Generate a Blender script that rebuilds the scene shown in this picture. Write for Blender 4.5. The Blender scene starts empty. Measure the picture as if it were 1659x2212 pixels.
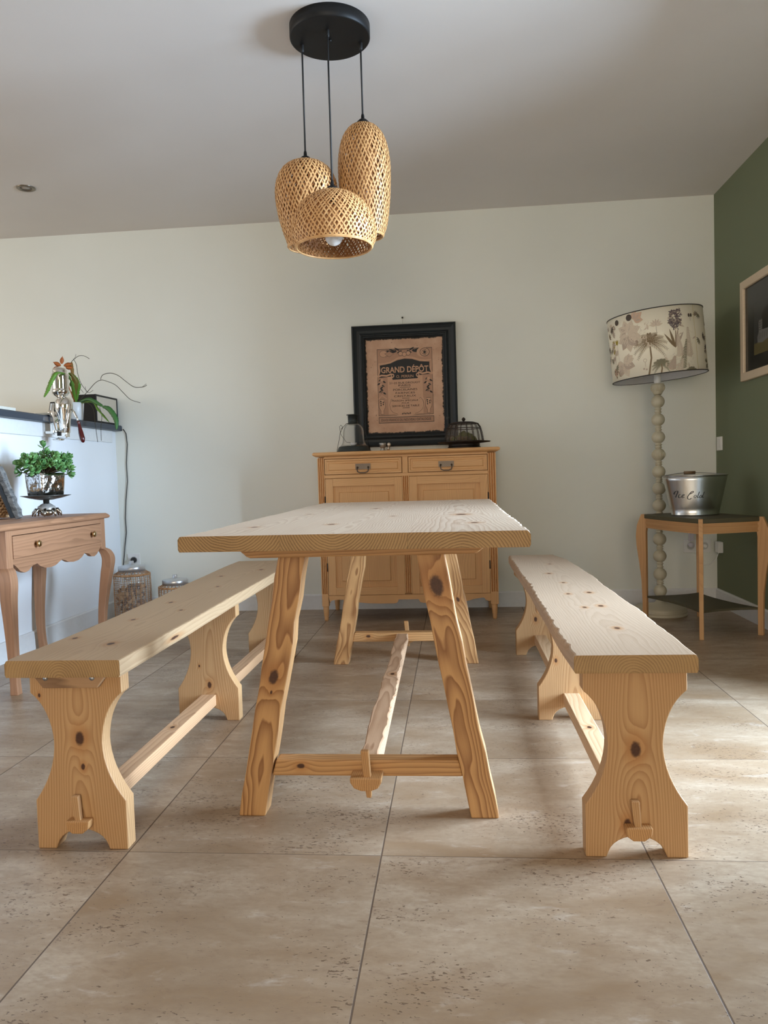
import bpy, bmesh, math, random
from mathutils import Vector, Matrix, Euler
import mathutils
PI = math.pi
sc = bpy.context.scene
C = bpy.context.collection
rnd = random.Random(7)

# ---------------- camera ----------------
FPX, YAW, PITCH, ROLL, EYE = 1647.57, -0.09236, -0.04899, -0.03051, 0.87104
fw = Vector((math.sin(YAW)*math.cos(PITCH), math.cos(YAW)*math.cos(PITCH), math.sin(PITCH)))
rt = Vector((math.cos(YAW), -math.sin(YAW), 0)); up = rt.cross(fw)
CR = rt*math.cos(ROLL)+up*math.sin(ROLL); CU = -rt*math.sin(ROLL)+up*math.cos(ROLL)
EYEP = Vector((0, 0, EYE))
cd = bpy.data.cameras.new('camera'); cam = bpy.data.objects.new('camera', cd); C.objects.link(cam)
M3 = Matrix((CR, CU, -fw)).transposed()
cam.matrix_world = Matrix.Translation(EYEP) @ M3.to_4x4()
cd.sensor_fit = 'HORIZONTAL'; cd.sensor_width = 36; cd.lens = 36*FPX/1659; cd.clip_start = .05
sc.camera = cam
def at(x, y, Y):
    """point of the place that the photo shows at pixel (x, y), at depth Y"""
    d = fw + CR*((x-829.5)/FPX) - CU*((y-1106)/FPX)
    return EYEP + d*(Y/d.y)

# ---------------- light ----------------
vs = sc.view_settings
vs.view_transform = 'Standard'; vs.look = 'None'; vs.gamma = 1; vs.exposure = 0.40; vs.use_curve_mapping = False
w = bpy.data.worlds.new('sky'); sc.world = w; w.use_nodes = True
bg = w.node_tree.nodes['Background']; bg.inputs[0].default_value = (.80, .90, 1, 1); bg.inputs[1].default_value = 0.5
def area(name, loc, rot, sx, sy, power, col):
    l = bpy.data.lights.new(name, 'AREA'); l.shape = 'RECTANGLE'; l.size = sx; l.size_y = sy; l.energy = power; l.color = col
    o = bpy.data.objects.new(name, l); o.location = loc; o.rotation_euler = rot; C.objects.link(o); return o
# daylight at the glazed door in the right wall (out of frame), then two added warm fill lights, behind the camera and on the kitchen side
WY0, WY1, WZ1 = 1.72, 2.86, 2.15
area('daylight_garden_sky', (4.8, 2.45, 1.75), (0, PI/2, 0), 2.5, 4.0, 2150, (.59, .775, 1))
area('rear_fill', (.0, -3.75, 1.45), (PI/2, 0, 0), 2.6, 1.7, 95, (1, .85, .66))  # unseen warm fill added behind the camera, shining through the rear opening
area('kitchen_fill', (-5.3, 2.2, 1.6), (0, -PI/2, 0), 1.2, 2.4, 36, (1, .90, .79))  # added fill from the kitchen side, no opening is built there

# ---------------- mesh helpers ----------------
class MB:
    def __init__(s): s.v=[]; s.f=[]; s.m=[]; s.s=[]; s.g=[]
    def add(s, vs_, fs, mi=0, sm=False, g=None):
        n=len(s.v)
        s.v += [Vector(p) for p in vs_]
        s.g += [Vector(q) for q in (g if g else vs_)]
        for f in fs: s.f.append([n+i for i in f]); s.m.append(mi); s.s.append(sm)
    def box(s, a, b, mi=0, g=None):
        (x0,y0,z0),(x1,y1,z1)=a,b
        v=[(x0,y0,z0),(x1,y0,z0),(x1,y1,z0),(x0,y1,z0),(x0,y0,z1),(x1,y0,z1),(x1,y1,z1),(x0,y1,z1)]
        s.add(v, BF, mi, False, [g(Vector(p)) for p in v] if g else None)
    def prism(s, pts, a, b, f, mi=0, g=None, sm=False):
        """pts 2D outline (ccw), extruded from a to b; f(u,v,w)->3D"""
        n=len(pts); v=[f(p[0],p[1],a) for p in pts]+[f(p[0],p[1],b) for p in pts]
        fs=[list(range(n))[::-1], list(range(n,2*n))]
        vv=v
        k=len(s.f)
        s.add(vv, fs+[[i,(i+1)%n,n+(i+1)%n,n+i] for i in range(n)], mi, False, [g(Vector(p)) for p in vv] if g else None)
        if sm:
            for i in range(k+2,len(s.f)): s.s[i]=True
    def lathe(s, prof, c=(0,0,0), n=32, mi=0, sm=True, cap=True, M=None):
        v=[];fs=[]
        for r,z in prof:
            for i in range(n):
                a=2*PI*i/n; p=Vector((r*math.cos(a), r*math.sin(a), z))
                if M: p=M@p
                v.append(p+Vector(c))
        m=len(prof)
        for j in range(m-1):
            for i in range(n): fs.append([j*n+i, j*n+(i+1)%n, (j+1)*n+(i+1)%n, (j+1)*n+i])
        s.add(v, fs, mi, sm)
        if cap:
            b=len(s.v)-len(v)
            if prof[0][0]>1e-4: s.f.append([b+i for i in range(n)][::-1]); s.m.append(mi); s.s.append(False)
            if prof[-1][0]>1e-4: s.f.append([b+(m-1)*n+i for i in range(n)]); s.m.append(mi); s.s.append(False)
    def tube(s, path, r, n=8, mi=0, flat=None, cap=True):
        path=[Vector(p) for p in path]; rr=r if isinstance(r,(list,tuple)) else [r]*len(path)
        v=[];fs=[]; ref=None
        for k,p in enumerate(path):
            t=(path[min(k+1,len(path)-1)]-path[max(k-1,0)]).normalized()
            if ref is None: ref=t.orthogonal().normalized()
            u=(ref-t*ref.dot(t)).normalized(); ref=u; w_=t.cross(u)
            for i in range(n):
                a=2*PI*i/n; v.append(p+(u*math.cos(a)+w_*math.sin(a)*(flat or 1))*rr[k])
        for k in range(len(path)-1):
            for i in range(n): fs.append([k*n+i,k*n+(i+1)%n,(k+1)*n+(i+1)%n,(k+1)*n+i])
        if cap: fs.append(list(range(n))[::-1]); fs.append([(len(path)-1)*n+i for i in range(n)])
        s.add(v,fs,mi,True)
    def sweep(s, path, secs, U, W, mi=0, g=None, sm=False):
        """rectangular sections; secs=(half along U, half along W) per point"""
        U=Vector(U);W=Vector(W); v=[];fs=[]; gg=[]
        L=0
        for k,p in enumerate(path):
            p=Vector(p)
            if k: L+=(p-Vector(path[k-1])).length
            a,b=secs[k]
            for (i,j) in ((-1,-1),(1,-1),(1,1),(-1,1)):
                v.append(p+U*a*i+W*b*j); gg.append((L,a*i,b*j))
        n=len(path)
        for k in range(n-1):
            for i in range(4): fs.append([k*4+i,k*4+(i+1)%4,(k+1)*4+(i+1)%4,(k+1)*4+i])
        fs.append([3,2,1,0]); fs.append([(n-1)*4+i for i in range(4)])
        s.add(v,fs,mi,sm,gg)
    def sphere(s, c, r, n=16, m=10, mi=0, M=None, fn=None):
        v=[];fs=[]; c=Vector(c)
        for j in range(m+1):
            t=PI*j/m
            for i in range(n):
                a=2*PI*i/n; p=Vector((math.sin(t)*math.cos(a),math.sin(t)*math.sin(a),-math.cos(t)))
                k=fn(p) if fn else 1
                p=Vector((p.x*(r[0] if isinstance(r,tuple) else r),p.y*(r[1] if isinstance(r,tuple) else r),p.z*(r[2] if isinstance(r,tuple) else r)))*k
                if M: p=M@p
                v.append(c+p)
        for j in range(m):
            for i in range(n): fs.append([j*n+i,j*n+(i+1)%n,(j+1)*n+(i+1)%n,(j+1)*n+i])
        s.add(v,fs,mi,True)
    def build(s, name, mats, parent=None, label=None, bevel=0, seg=2, weld=False, solid=0, sub=0):
        me=bpy.data.meshes.new(name)
        me.from_pydata([tuple(p) for p in s.v],[],s.f)
        if not isinstance(mats,(list,tuple)): mats=[mats]
        for m in mats: me.materials.append(m)
        me.polygons.foreach_set('material_index', s.m); me.polygons.foreach_set('use_smooth', s.s)
        at_=me.attributes.new('gc','FLOAT_VECTOR','POINT')
        at_.data.foreach_set('vector',[c for q in s.g for c in q])
        me.validate(); me.update()
        if weld:
            bm=bmesh.new(); bm.from_mesh(me); bmesh.ops.remove_doubles(bm,verts=bm.verts,dist=1e-5)
            bmesh.ops.recalc_face_normals(bm,faces=bm.faces); bm.to_mesh(me); bm.free()
        o=bpy.data.objects.new(name,me); C.objects.link(o)
        if sub: md=o.modifiers.new('s','SUBSURF'); md.levels=sub; md.render_levels=sub
        if solid: md=o.modifiers.new('t','SOLIDIFY'); md.thickness=solid; md.offset=0
        if bevel:
            md=o.modifiers.new('b','BEVEL'); md.width=bevel; md.segments=seg; md.limit_method='ANGLE'; md.angle_limit=math.radians(40)
        if parent:
            o.parent=parent; o.matrix_parent_inverse=parent.matrix_world.inverted() if False else Matrix.Translation(-parent.location)
        if label: o['label']=label
        return o
BF=[[0,3,2,1],[4,5,6,7],[0,1,5,4],[1,2,6,5],[2,3,7,6],[3,0,4,7]]
def thing(name,label,cat,loc,group=None):
    o=bpy.data.objects.new(name,None); o.empty_display_size=.05; o.location=loc; C.objects.link(o)
    o['label']=label; o['category']=cat
    if group: o['group']=group
    return o
def tag(o,label,cat,group=None):
    o['label']=label; o['category']=cat
    if group: o['group']=group
    return o
def struct(o): o['kind']='structure'; return o
# sub-parts must cancel their parent's own (identity) transform: parts are built in world space
def sub(o,part):
    o.parent=part; o.matrix_parent_inverse=Matrix.Identity(4); return o
def fix_sub(o,part,root):
    o.parent=part; o.matrix_parent_inverse=Matrix.Identity(4)
    return o

# ---------------- node helpers ----------------
class NT:
    def __init__(s,name,rough=.6,metal=0,spec=.5):
        s.mat=bpy.data.materials.new(name); s.mat.use_nodes=True; s.t=s.mat.node_tree; s.b=s.t.nodes['Principled BSDF']
        s.b.inputs['Roughness'].default_value=rough; s.b.inputs['Metallic'].default_value=metal; s.b.inputs['Specular IOR Level'].default_value=spec
    def n(s,typ,**k):
        n=s.t.nodes.new(typ)
        for a,b in k.items(): setattr(n,a,b)
        return n
    def put(s,sock,v):
        if hasattr(v,'is_linked') or hasattr(v,'links'): s.t.links.new(v,sock)
        else:
            if isinstance(v,(tuple,list)) and sock.type=='RGBA' and len(v)==3: v=(*v,1)
            sock.default_value=v
    def math(s,op,a,b=0.0,c=0.0,clamp=False):
        n=s.n('ShaderNodeMath',operation=op,use_clamp=clamp); s.put(n.inputs[0],a); s.put(n.inputs[1],b)
        if op in('MULTIPLY_ADD','SMOOTH_MIN'): s.put(n.inputs[2],c)
        return n.outputs[0]
    def vec(s,op,a,b=(0,0,0)):
        n=s.n('ShaderNodeVectorMath',operation=op); s.put(n.inputs[0],a)
        if op!='LENGTH': s.put(n.inputs[1],b)
        return n.outputs['Value'] if op in('LENGTH','DISTANCE','DOT_PRODUCT') else n.outputs['Vector']
    def sep(s,v): n=s.n('ShaderNodeSeparateXYZ'); s.put(n.inputs[0],v); return n.outputs
    def comb(s,x,y,z):
        n=s.n('ShaderNodeCombineXYZ')
        for i,q in enumerate((x,y,z)): s.put(n.inputs[i],q)
        return n.outputs[0]
    def noise(s,v,scale=1,detail=3,rough=.5,dist=0,col=False):
        n=s.n('ShaderNodeTexNoise'); s.put(n.inputs['Vector'],v); n.inputs['Scale'].default_value=scale
        n.inputs['Detail'].default_value=detail; n.inputs['Roughness'].default_value=rough; n.inputs['Distortion'].default_value=dist
        return n.outputs['Color'] if col else n.outputs[0]
    def mr(s,v,a,b,c=0.0,d=1.0,smooth=False):
        n=s.n('ShaderNodeMapRange'); n.interpolation_type='SMOOTHSTEP' if smooth else 'LINEAR'
        s.put(n.inputs[0],v)
        for i,q in enumerate((a,b,c,d)): s.put(n.inputs[i+1],q)
        return n.outputs[0]
    def mix(s,f,a,b,mode='MIX'):
        n=s.n('ShaderNodeMix',data_type='RGBA',blend_type=mode); s.put(n.inputs[0],f); s.put(n.inputs[6],a); s.put(n.inputs[7],b); return n.outputs[2]
    def color(s,v): s.put(s.b.inputs['Base Color'],v)
    def bump(s,h,st=.2,dist=.002):
        n=s.n('ShaderNodeBump'); n.inputs['Strength'].default_value=st; n.inputs['Distance'].default_value=dist
        s.put(n.inputs['Height'],h); s.t.links.new(n.outputs[0],s.b.inputs['Normal'])
    def attr(s,name='gc'): return s.n('ShaderNodeAttribute',attribute_name=name).outputs['Vector']
    def pos(s): return s.n('ShaderNodeNewGeometry').outputs['Position']
def L(r,g,b):
    f=lambda c:(c/255/12.92) if c/255<=.04045 else ((c/255+.055)/1.055)**2.4
    return (f(r),f(g),f(b))
_plain={}
def plain(name,col,rough=.5,metal=0,spec=.5,bump=0,bs=200):
    if name in _plain: return _plain[name]
    n=NT(name,rough,metal,spec)
    p=n.pos(); v=n.noise(p,bs*.2,3)
    n.color(n.mix(n.mr(v,.3,.7,0,1),tuple(c*.975 for c in col),tuple(min(1,c*1.02) for c in col)))
    if bump: n.bump(n.noise(p,bs,3),bump,.002)
    _plain[name]=n.mat; return n.mat

_wc=[0]
def wood(light,dark,pith=(.0,.06),freq=170,seed=None,knots=(),contrast=1.0,warp=.012,rough=.55,slope=.02,kcol=L(88,52,30),halo=L(176,120,66),stain=.3,name='pine_wood',bumps=.15,sharp=2.2,wl=2.2):
    _wc[0]+=1
    if seed is None: seed=_wc[0]*3.71
    n=NT(name,rough,0,.45)
    g=n.attr(); 
    gs=n.vec('ADD',g,(seed,0,0))
    wv=n.noise(n.vec('MULTIPLY',gs,(wl,9,9)),1,2,.5,0,True)
    wv=n.vec('MULTIPLY',n.vec('SUBTRACT',wv,(.5,.5,.5)),(0,warp*2,warp*2))
    x,y,z=n.sep(n.vec('ADD',g,wv))
    yy=n.math('SUBTRACT',y,pith[0]); zz=n.math('SUBTRACT',z,pith[1])
    r=n.math('SQRT',n.math('ADD',n.math('MULTIPLY',yy,yy),n.math('MULTIPLY',zz,zz)))
    r=n.math('ADD',r,n.math('MULTIPLY',x,slope))
    dark_k=None; halo_k=None
    for (kl,ka,kb,kr,ax) in knots:
        s3=[.62,1,1]; s3[ax]=.12
        d=n.vec('LENGTH',n.vec('MULTIPLY',n.vec('SUBTRACT',g,(kl,ka,kb)),tuple(s3)))
        q=n.math('DIVIDE',d,kr*2.3)
        e=n.math('EXPONENT',n.math('MULTIPLY',n.math('MULTIPLY',q,q),-1))
        r=n.math('ADD',r,n.math('MULTIPLY',e,kr*1.35))
        d2=n.math('ADD',d,n.math('MULTIPLY',n.math('SUBTRACT',n.noise(g,140,2),.5),kr*.35))
        k=n.mr(d2,kr*.55,kr*1.02,1,0,True); h=n.mr(d,kr*.9,kr*2.6,1,0,True)
        dark_k=k if dark_k is None else n.math('MAXIMUM',dark_k,k)
        halo_k=h if halo_k is None else n.math('MAXIMUM',halo_k,h)
    ph=n.math('MULTIPLY',r,freq)
    ph=n.math('ADD',ph,n.math('MULTIPLY',n.noise(n.vec('MULTIPLY',gs,(3,30,30)),1,2),1.1))
    fr=n.math('FRACT',ph)
    ring=n.math('POWER',fr,sharp)
    ring=n.math('MULTIPLY',ring,n.mr(fr,.9,1.0,1,0))
    fib=n.noise(n.vec('MULTIPLY',gs,(7,300,300)),1,3,.6)
    st=n.noise(n.vec('MULTIPLY',gs,(1.6,9,9)),1,2)
    f=n.math('ADD',n.math('MULTIPLY',ring,.85*contrast),n.math('MULTIPLY',n.math('SUBTRACT',fib,.5),.35))
    f=n.math('ADD',f,n.math('MULTIPLY',n.math('SUBTRACT',st,.5),stain),clamp=True)
    c=n.mix(f,light,dark)
    if dark_k is not None:
        c=n.mix(n.math('MULTIPLY',halo_k,.5),c,halo)
        kin=n.mix(n.noise(g,220,2),kcol,tuple(q*.45 for q in kcol))
        c=n.mix(dark_k,c,kin)
    n.color(c)
    n.bump(n.math('ADD',n.math('MULTIPLY',ring,-.6),fib),bumps,.0012)
    return n.mat

# ---------------- setting ----------------
XL, XR, YB, H = -2.235, 1.626, 4.915, 2.516
def paint(name,col,rough=.85,b=.12):
    n=NT(name,rough,0,.3); p=n.pos()
    v=n.noise(p,1.3,3); n.color(n.mix(n.mr(v,.3,.7),tuple(c*.97 for c in col),tuple(c*1.02 for c in col)))
    n.bump(n.noise(p,260,3),b,.0012); return n.mat
m_wall=paint('greige_wall_paint',(.755,.765,.70)); m_ceil=paint('white_ceiling_paint',(.735,.69,.645))
m_green=paint('olive_green_wall_paint',(.175,.195,.118)); m_white=paint('white_wall_paint',(.79,.81,.83))
m_trim=plain('white_trim_paint',(.74,.745,.74),.45)
def floor_mat():
    n=NT('travertine_tiles',.38,0,.45); S=.6; X0,Y0=-.18719,1.6957
    p=n.pos(); x,y,z=n.sep(p)
    u=n.math('DIVIDE',n.math('SUBTRACT',x,X0),S); v=n.math('DIVIDE',n.math('SUBTRACT',y,Y0),S)
    iu=n.math('FLOOR',u); iv=n.math('FLOOR',v)
    wn=n.n('ShaderNodeTexWhiteNoise'); wn.noise_dimensions='2D'; n.put(wn.inputs['Vector'],n.comb(iu,iv,0))
    rc=wn.outputs['Color']
    q=n.vec('ADD',p,n.vec('MULTIPLY',rc,(13,17,5)))
    big=n.noise(n.vec('MULTIPLY',q,(2.2,5,1)),1,4,.6,.4)
    mid=n.noise(n.vec('MULTIPLY',q,(9,22,1)),1,5,.65,.6)
    fine=n.noise(n.vec('MULTIPLY',q,(60,120,1)),1,3,.6)
    c=n.mix(n.mr(big,.34,.66),L(146,120,92),L(184,165,142))
    c=n.mix(n.mr(mid,.42,.72,0,.55),c,L(148,124,98))
    c=n.mix(n.mr(mid,.18,.40,.6,0),c,L(216,206,194))
    c=n.mix(n.mr(fine,.35,.75,0,.45),c,L(138,114,92))
    c=n.mix(n.mr(n.noise(n.vec('MULTIPLY',q,(20,40,1)),1,5,.75,.8),.56,.70,0,.5),c,L(128,102,80))
    # open pores, in clusters
    pn=n.noise(n.vec('MULTIPLY',q,(95,190,1)),1,2,.55,.3); cl=n.noise(n.vec('MULTIPLY',q,(4,7,1)),1,2)
    pit=n.mr(n.math('ADD',pn,n.math('MULTIPLY',cl,.45)),.895,.925,0,.9)
    pn2=n.noise(n.vec('MULTIPLY',q,(34,80,1)),1,4,.7,.5); pit=n.math('MAXIMUM',pit,n.mr(n.math('ADD',pn2,n.math('MULTIPLY',cl,.4)),.89,.93,0,.6))
    c=n.mix(n.math('MULTIPLY',pit,.85),c,L(92,70,54))
    tone=n.mr(n.sep(rc)[0],0,1,.92,1.06); c=n.mix(1,c,n.comb(tone,tone,tone),'MULTIPLY')
    fu=n.math('ABSOLUTE',n.math('SUBTRACT',n.math('FRACT',n.math('ADD',u,.5)),.5))
    fv=n.math('ABSOLUTE',n.math('SUBTRACT',n.math('FRACT',n.math('ADD',v,.5)),.5))
    gu=n.mr(fu,.0022,.0036,1,0); gv=n.mr(fv,.0014,.0028,.8,0)
    gr=n.math('MAXIMUM',gu,gv); c=n.mix(gr,c,L(98,80,64)); n.color(c)
    n.put(n.b.inputs['Roughness'],n.math('ADD',n.mr(mid,.3,.7,.30,.44),n.math('MULTIPLY',gr,.3)))
    hgt=n.math('SUBTRACT',n.math('SUBTRACT',n.math('MULTIPLY',fine,.25),n.math('MULTIPLY',pit,1.0)),n.math('MULTIPLY',gr,2.0))
    n.bump(hgt,.35,.0015); return n.mat
XK, YF = -5.6, -3.6
b=MB(); b.box((XK,YF,-.1),(XR+.25,YB+.1,0)); struct(b.build('floor',floor_mat()))
b=MB(); b.box((XK,YF,H),(XR+.25,YB+.1,H+.1)); struct(b.build('ceiling',m_ceil))
b=MB(); b.box((XK,YB,0),(XR+.25,YB+.1,H)); struct(b.build('wall_back',m_wall))
b=MB()
for a,c in (((XR,WY1,0),(XR+.25,YB,H)),((XR,YF,0),(XR+.25,WY0,H)),((XR,WY0,WZ1),(XR+.25,WY1,H))): b.box(a,c)
struct(b.build('wall_right',m_green))
b=MB(); b.box((XK-.1,YF,0),(XK,YB,H)); struct(b.build('wall_kitchen',m_wall))
b=MB()
for a,c in (((XK,YF-.1,0),(-1.3,YF,H)),((1.3,YF-.1,0),(XR+.25,YF,H)),((-1.3,YF-.1,0),(1.3,YF,.06)),((-1.3,YF-.1,2.2),(1.3,YF,H))): b.box(a,c)
struct(b.build('wall_front',m_wall))
b=MB(); b.box((XL-.17,.6,0),(XL,YB,1.212)); struct(b.build('wall_left',m_white))
# baseboards
b=MB(); b.prism([(0,0),(.014,0),(.014,.092),(.008,.1),(0,.1)],XL,XR,lambda u,v,w:(w,YB-u,v)); struct(b.build('baseboard_back',m_trim))
b=MB(); b.prism([(0,0),(.014,0),(.014,.095),(.008,.103),(0,.103)],.6,YB-.014,lambda u,v,w:(XL+u,w,v)); struct(b.build('baseboard_left',m_trim))
b=MB(); b.prism([(0,0),(.014,0),(.014,.092),(.008,.1),(0,.1)],WY1+.06,YB-.014,lambda u,v,w:(XR-u,w,v)); struct(b.build('baseboard_right',m_trim))
# apron board under the ledge
b=MB(); b.box((XL-.002,.6,1.135),(XL+.012,YB-.07,1.212)); struct(b.build('trim_1',m_trim,bevel=.002))
# window frames (out of the frame; the rear one is assumed, to admit the fill)
b=MB()
for y0,y1 in ((WY0,WY0+.06),(WY1-.06,WY1),((WY0+WY1)/2-.04,(WY0+WY1)/2+.04)): b.box((XR+.05,y0,0),(XR+.11,y1,WZ1))
b.box((XR+.05,WY0,WZ1-.07),(XR+.11,WY1,WZ1)); b.box((XR+.05,WY0,0),(XR+.11,WY1,.07))
struct(b.build('window_1',m_trim))
b=MB()
for x0,x1 in ((-1.3,-1.24),(1.24,1.3),(-.03,.03)): b.box((x0,YF-.08,.06),(x1,YF-.03,2.2))
b.box((-1.3,YF-.08,.06),(1.3,YF-.03,.12)); b.box((-1.3,YF-.08,2.14),(1.3,YF-.03,2.2))
struct(b.build('window_2',m_trim))
# dark ledge
b=MB(); b.prism([(0,0),(.0,.03),(-.006,.037),(-.275,.037),(-.275,0)],.6,YB-.002,lambda u,v,w:(-2.185+u,w,1.2125+v))
tag(b.build('ledge_cap',plain('slate_grey_ledge',L(50,58,68),.42),bevel=.004),'dark slate grey ledge running along the top of the white half wall','ledge')

# ---------------- dining table ----------------
def wav(y,amp,f,ph): return amp*(math.sin(y*f+ph)*.5+math.sin(y*f*2.3+ph*1.7)*.3+math.sin(y*f*.37+ph*2.1)*.5)
def chip(y,seed,step=.055,d=.010):
    k=y/step+seed; i=math.floor(k); t=k-i
    r1=random.Random(int(i)*7919+int(seed*100)).random(); a=d*(.25+.75*r1)
    return a*(t**1.7) if r1>.35 else a*.8*(1-abs(2*t-1))
def slab(mb, xl, xr, y0, y1, z0, z1, N, cl, cr, yo=lambda x:0, mi=0, bev=.006, bl=None, br=None, face_mi=None):
    """hand-hewn plank: xl,xr(y) edges, cl,cr(y) chipping of the upper arris"""
    rows=[]; v=[]; g=[]
    prof_n=None
    for k in range(N+1):
        y=y0+(y1-y0)*k/N
        a,b_=xl(y),xr(y); ca,cb=cl(y),cr(y)
        L_=bev if bl is None else bl; R_=bev if br is None else br; kl=.003 if bl is None else .0002; kr_=.003 if br is None else .0002
        pts=[(a+kl,z0),(a,z0+.006),(a,z1-L_*1.6-ca*.6),(a+ca+L_*.35,z1-L_*.3),(a+ca+L_*1.2,z1)]
        for q in range(1,6): pts.append((a+(b_-a)*q/6,z1))
        pts+=[(b_-cb-R_*1.2,z1),(b_-cb-R_*.35,z1-R_*.3),(b_,z1-R_*1.6-cb*.6),(b_,z0+.006),(b_-kr_,z0)]
        m=len(pts)
        for (x,z) in pts:
            yy=y+yo(x)
            dz=0
            if k in(0,N) and z>z1-.004: yy+=.003*(1 if k==0 else -1); 
            v.append((x,yy,z)); g.append((yy,x,z))
    fs=[]
    for k in range(N):
        for i in range(m): fs.append([k*m+i,(k+1)*m+i,(k+1)*m+(i+1)%m,k*m+(i+1)%m])
    mb.add(v,fs,mi,False,g); n0=len(mb.v)-len(v)
    for e_ in (list(range(m)),[N*m+i for i in range(m)][::-1]): mb.f.append([n0+i for i in e_]); mb.m.append(mi if face_mi is None else face_mi); mb.s.append(False)
TL,TD=L(208,186,162),L(156,116,84)
table=thing('dining_table','long pale pine trestle dining table in the middle of the room between two benches','table',(-.24,2.67,0))
xs=[-.64,-.395,-.105,.165]
yo=lambda x:-.045*(x+.64)/.8
b=MB()
tz0,tz1=.706,.742
const=lambda c:(lambda y:c)
slab(b,lambda y:-.637+wav(y,.005,7,1),const(xs[1]),1.70,3.66,tz0,tz1,70,lambda y:chip(y,3.3,.07,.006),const(0),yo,0,.004,br=.0002,face_mi=3)
slab(b,const(xs[1]+.0002),const(xs[2]),1.70,3.66,tz0,tz1,2,const(0),const(0),yo,1,.0002,bl=.0002,br=.0002,face_mi=4)
slab(b,const(xs[2]+.0003),lambda y:.160+.010*(y-1.7)/2+wav(y,.003,6,2),1.70,3.66,tz0,tz1,90,const(0),lambda y:chip(y,8.1,.062,.013),yo,2,.004,bl=.0002,face_mi=5)
mt=[wood(TL,TD,(-.51,.80),150,1.3,[(1.98,-.53,.742,.011,2),(2.6,-.50,.742,.009,2)],.62,.02,.48,name='tabletop_plank'),
    wood(TL,TD,(-.27,.775),160,5.1,[(2.02,-.33,.742,.012,2),(2.35,-.19,.742,.008,2),(2.9,-.3,.742,.012,2)],.62,.02,.48,name='tabletop_plank'),
    wood(TL,TD,(.01,.655),150,9.7,[(2.35,.02,.742,.02,2),(1.95,.05,.742,.012,2)],.75,.018,.48,name='tabletop_plank')]
EL,ED=L(170,136,90),L(92,64,34)  # end grain, darker also to carry the shade on the end faces
mt+=[wood(EL,ED,p_,165,s_,(),1.15,.008,.6,name='tabletop_shaded_end_grain',slope=0,stain=.6) for p_,s_ in (((-.51,.80),1.3),((-.27,.775),5.1),((.01,.655),9.7))]
b.build('tabletop',mt,table)
LL,LD=L(196,150,98),L(126,78,38)
def beam(mb,p0,p1,U,W,hu,hw,mi=0,N=1,wob=0,seed=0,cap=0):
    path=[];secs=[]; p0=Vector(p0);p1=Vector(p1); r=random.Random(seed)
    for k in range(N+1):
        t=k/N; path.append(p0.lerp(p1,t)+Vector(U)*(r.uniform(-wob,wob) if 0<k<N else 0)); secs.append((hu+(r.uniform(-wob,wob)*.7 if 0<k<N else 0),hw))
    mb.sweep(path,secs,U,W,mi)
def trestle(Y,s,kn):
    fy=.036
    b=MB(); zb,zt=.672,.706
    b.prism([(-.512,zb),(.045,zb),(.055,zb+.004),(.092,zt),(-.555,zt),(-.522,zb+.004)],Y-.03,Y+.09,lambda u,v,w_:(u,w_,v),0,lambda p:Vector((p.x,p.y-Y,p.z-.69)))
    b.build('batten',wood(LL,LD,(.02,.08),130,contrast=.9,name='table_batten_wood'),table,bevel=.003)
    for sd,(xt,xb) in enumerate(((-.413,-.541),(-.063,.057))):
        b=MB(); ang=math.atan2(xb-xt,.672)
        beam(b,(xb,Y+.03,0),(xt,Y+.03,.672),(1,0,0),(0,1,0),.035,.03,0,12,.0025,seed=sd+int(Y*10))
        k=kn[sd]
        b.build('leg',wood(LL,LD,(-.02 if sd else .01,-.075),110,contrast=1.15,warp=.03,knots=k,name='table_leg_wood',slope=.035,sharp=1.5,wl=3.5,seed=11.3*sd+Y*7),table,bevel=.0035)
    b=MB(); bend=[(-.478,0),(.0,0)]
    b.prism([(-.486,.104),(.004,.104),(-.006,.146),(-.474,.146)],Y+.006,Y+.052,lambda u,v,w_:(u,w_,v),0,lambda p:Vector((p.x,p.y-Y,p.z-.12)))
    b.build('cross_rail',wood(LL,LD,(.05,.06),120,contrast=.9,knots=[(-.41,0,.01,.008,1)],name='cross_rail_wood'),table,bevel=.004)
trestle(1.89,0,[[(.37,0,-.03,.015,2),(.33,0,-.03,.004,2)],[(.60,.0,-.03,.021,2)]])
trestle(3.45,1,[[],[(.3,0,0,.01,2)]])
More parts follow.
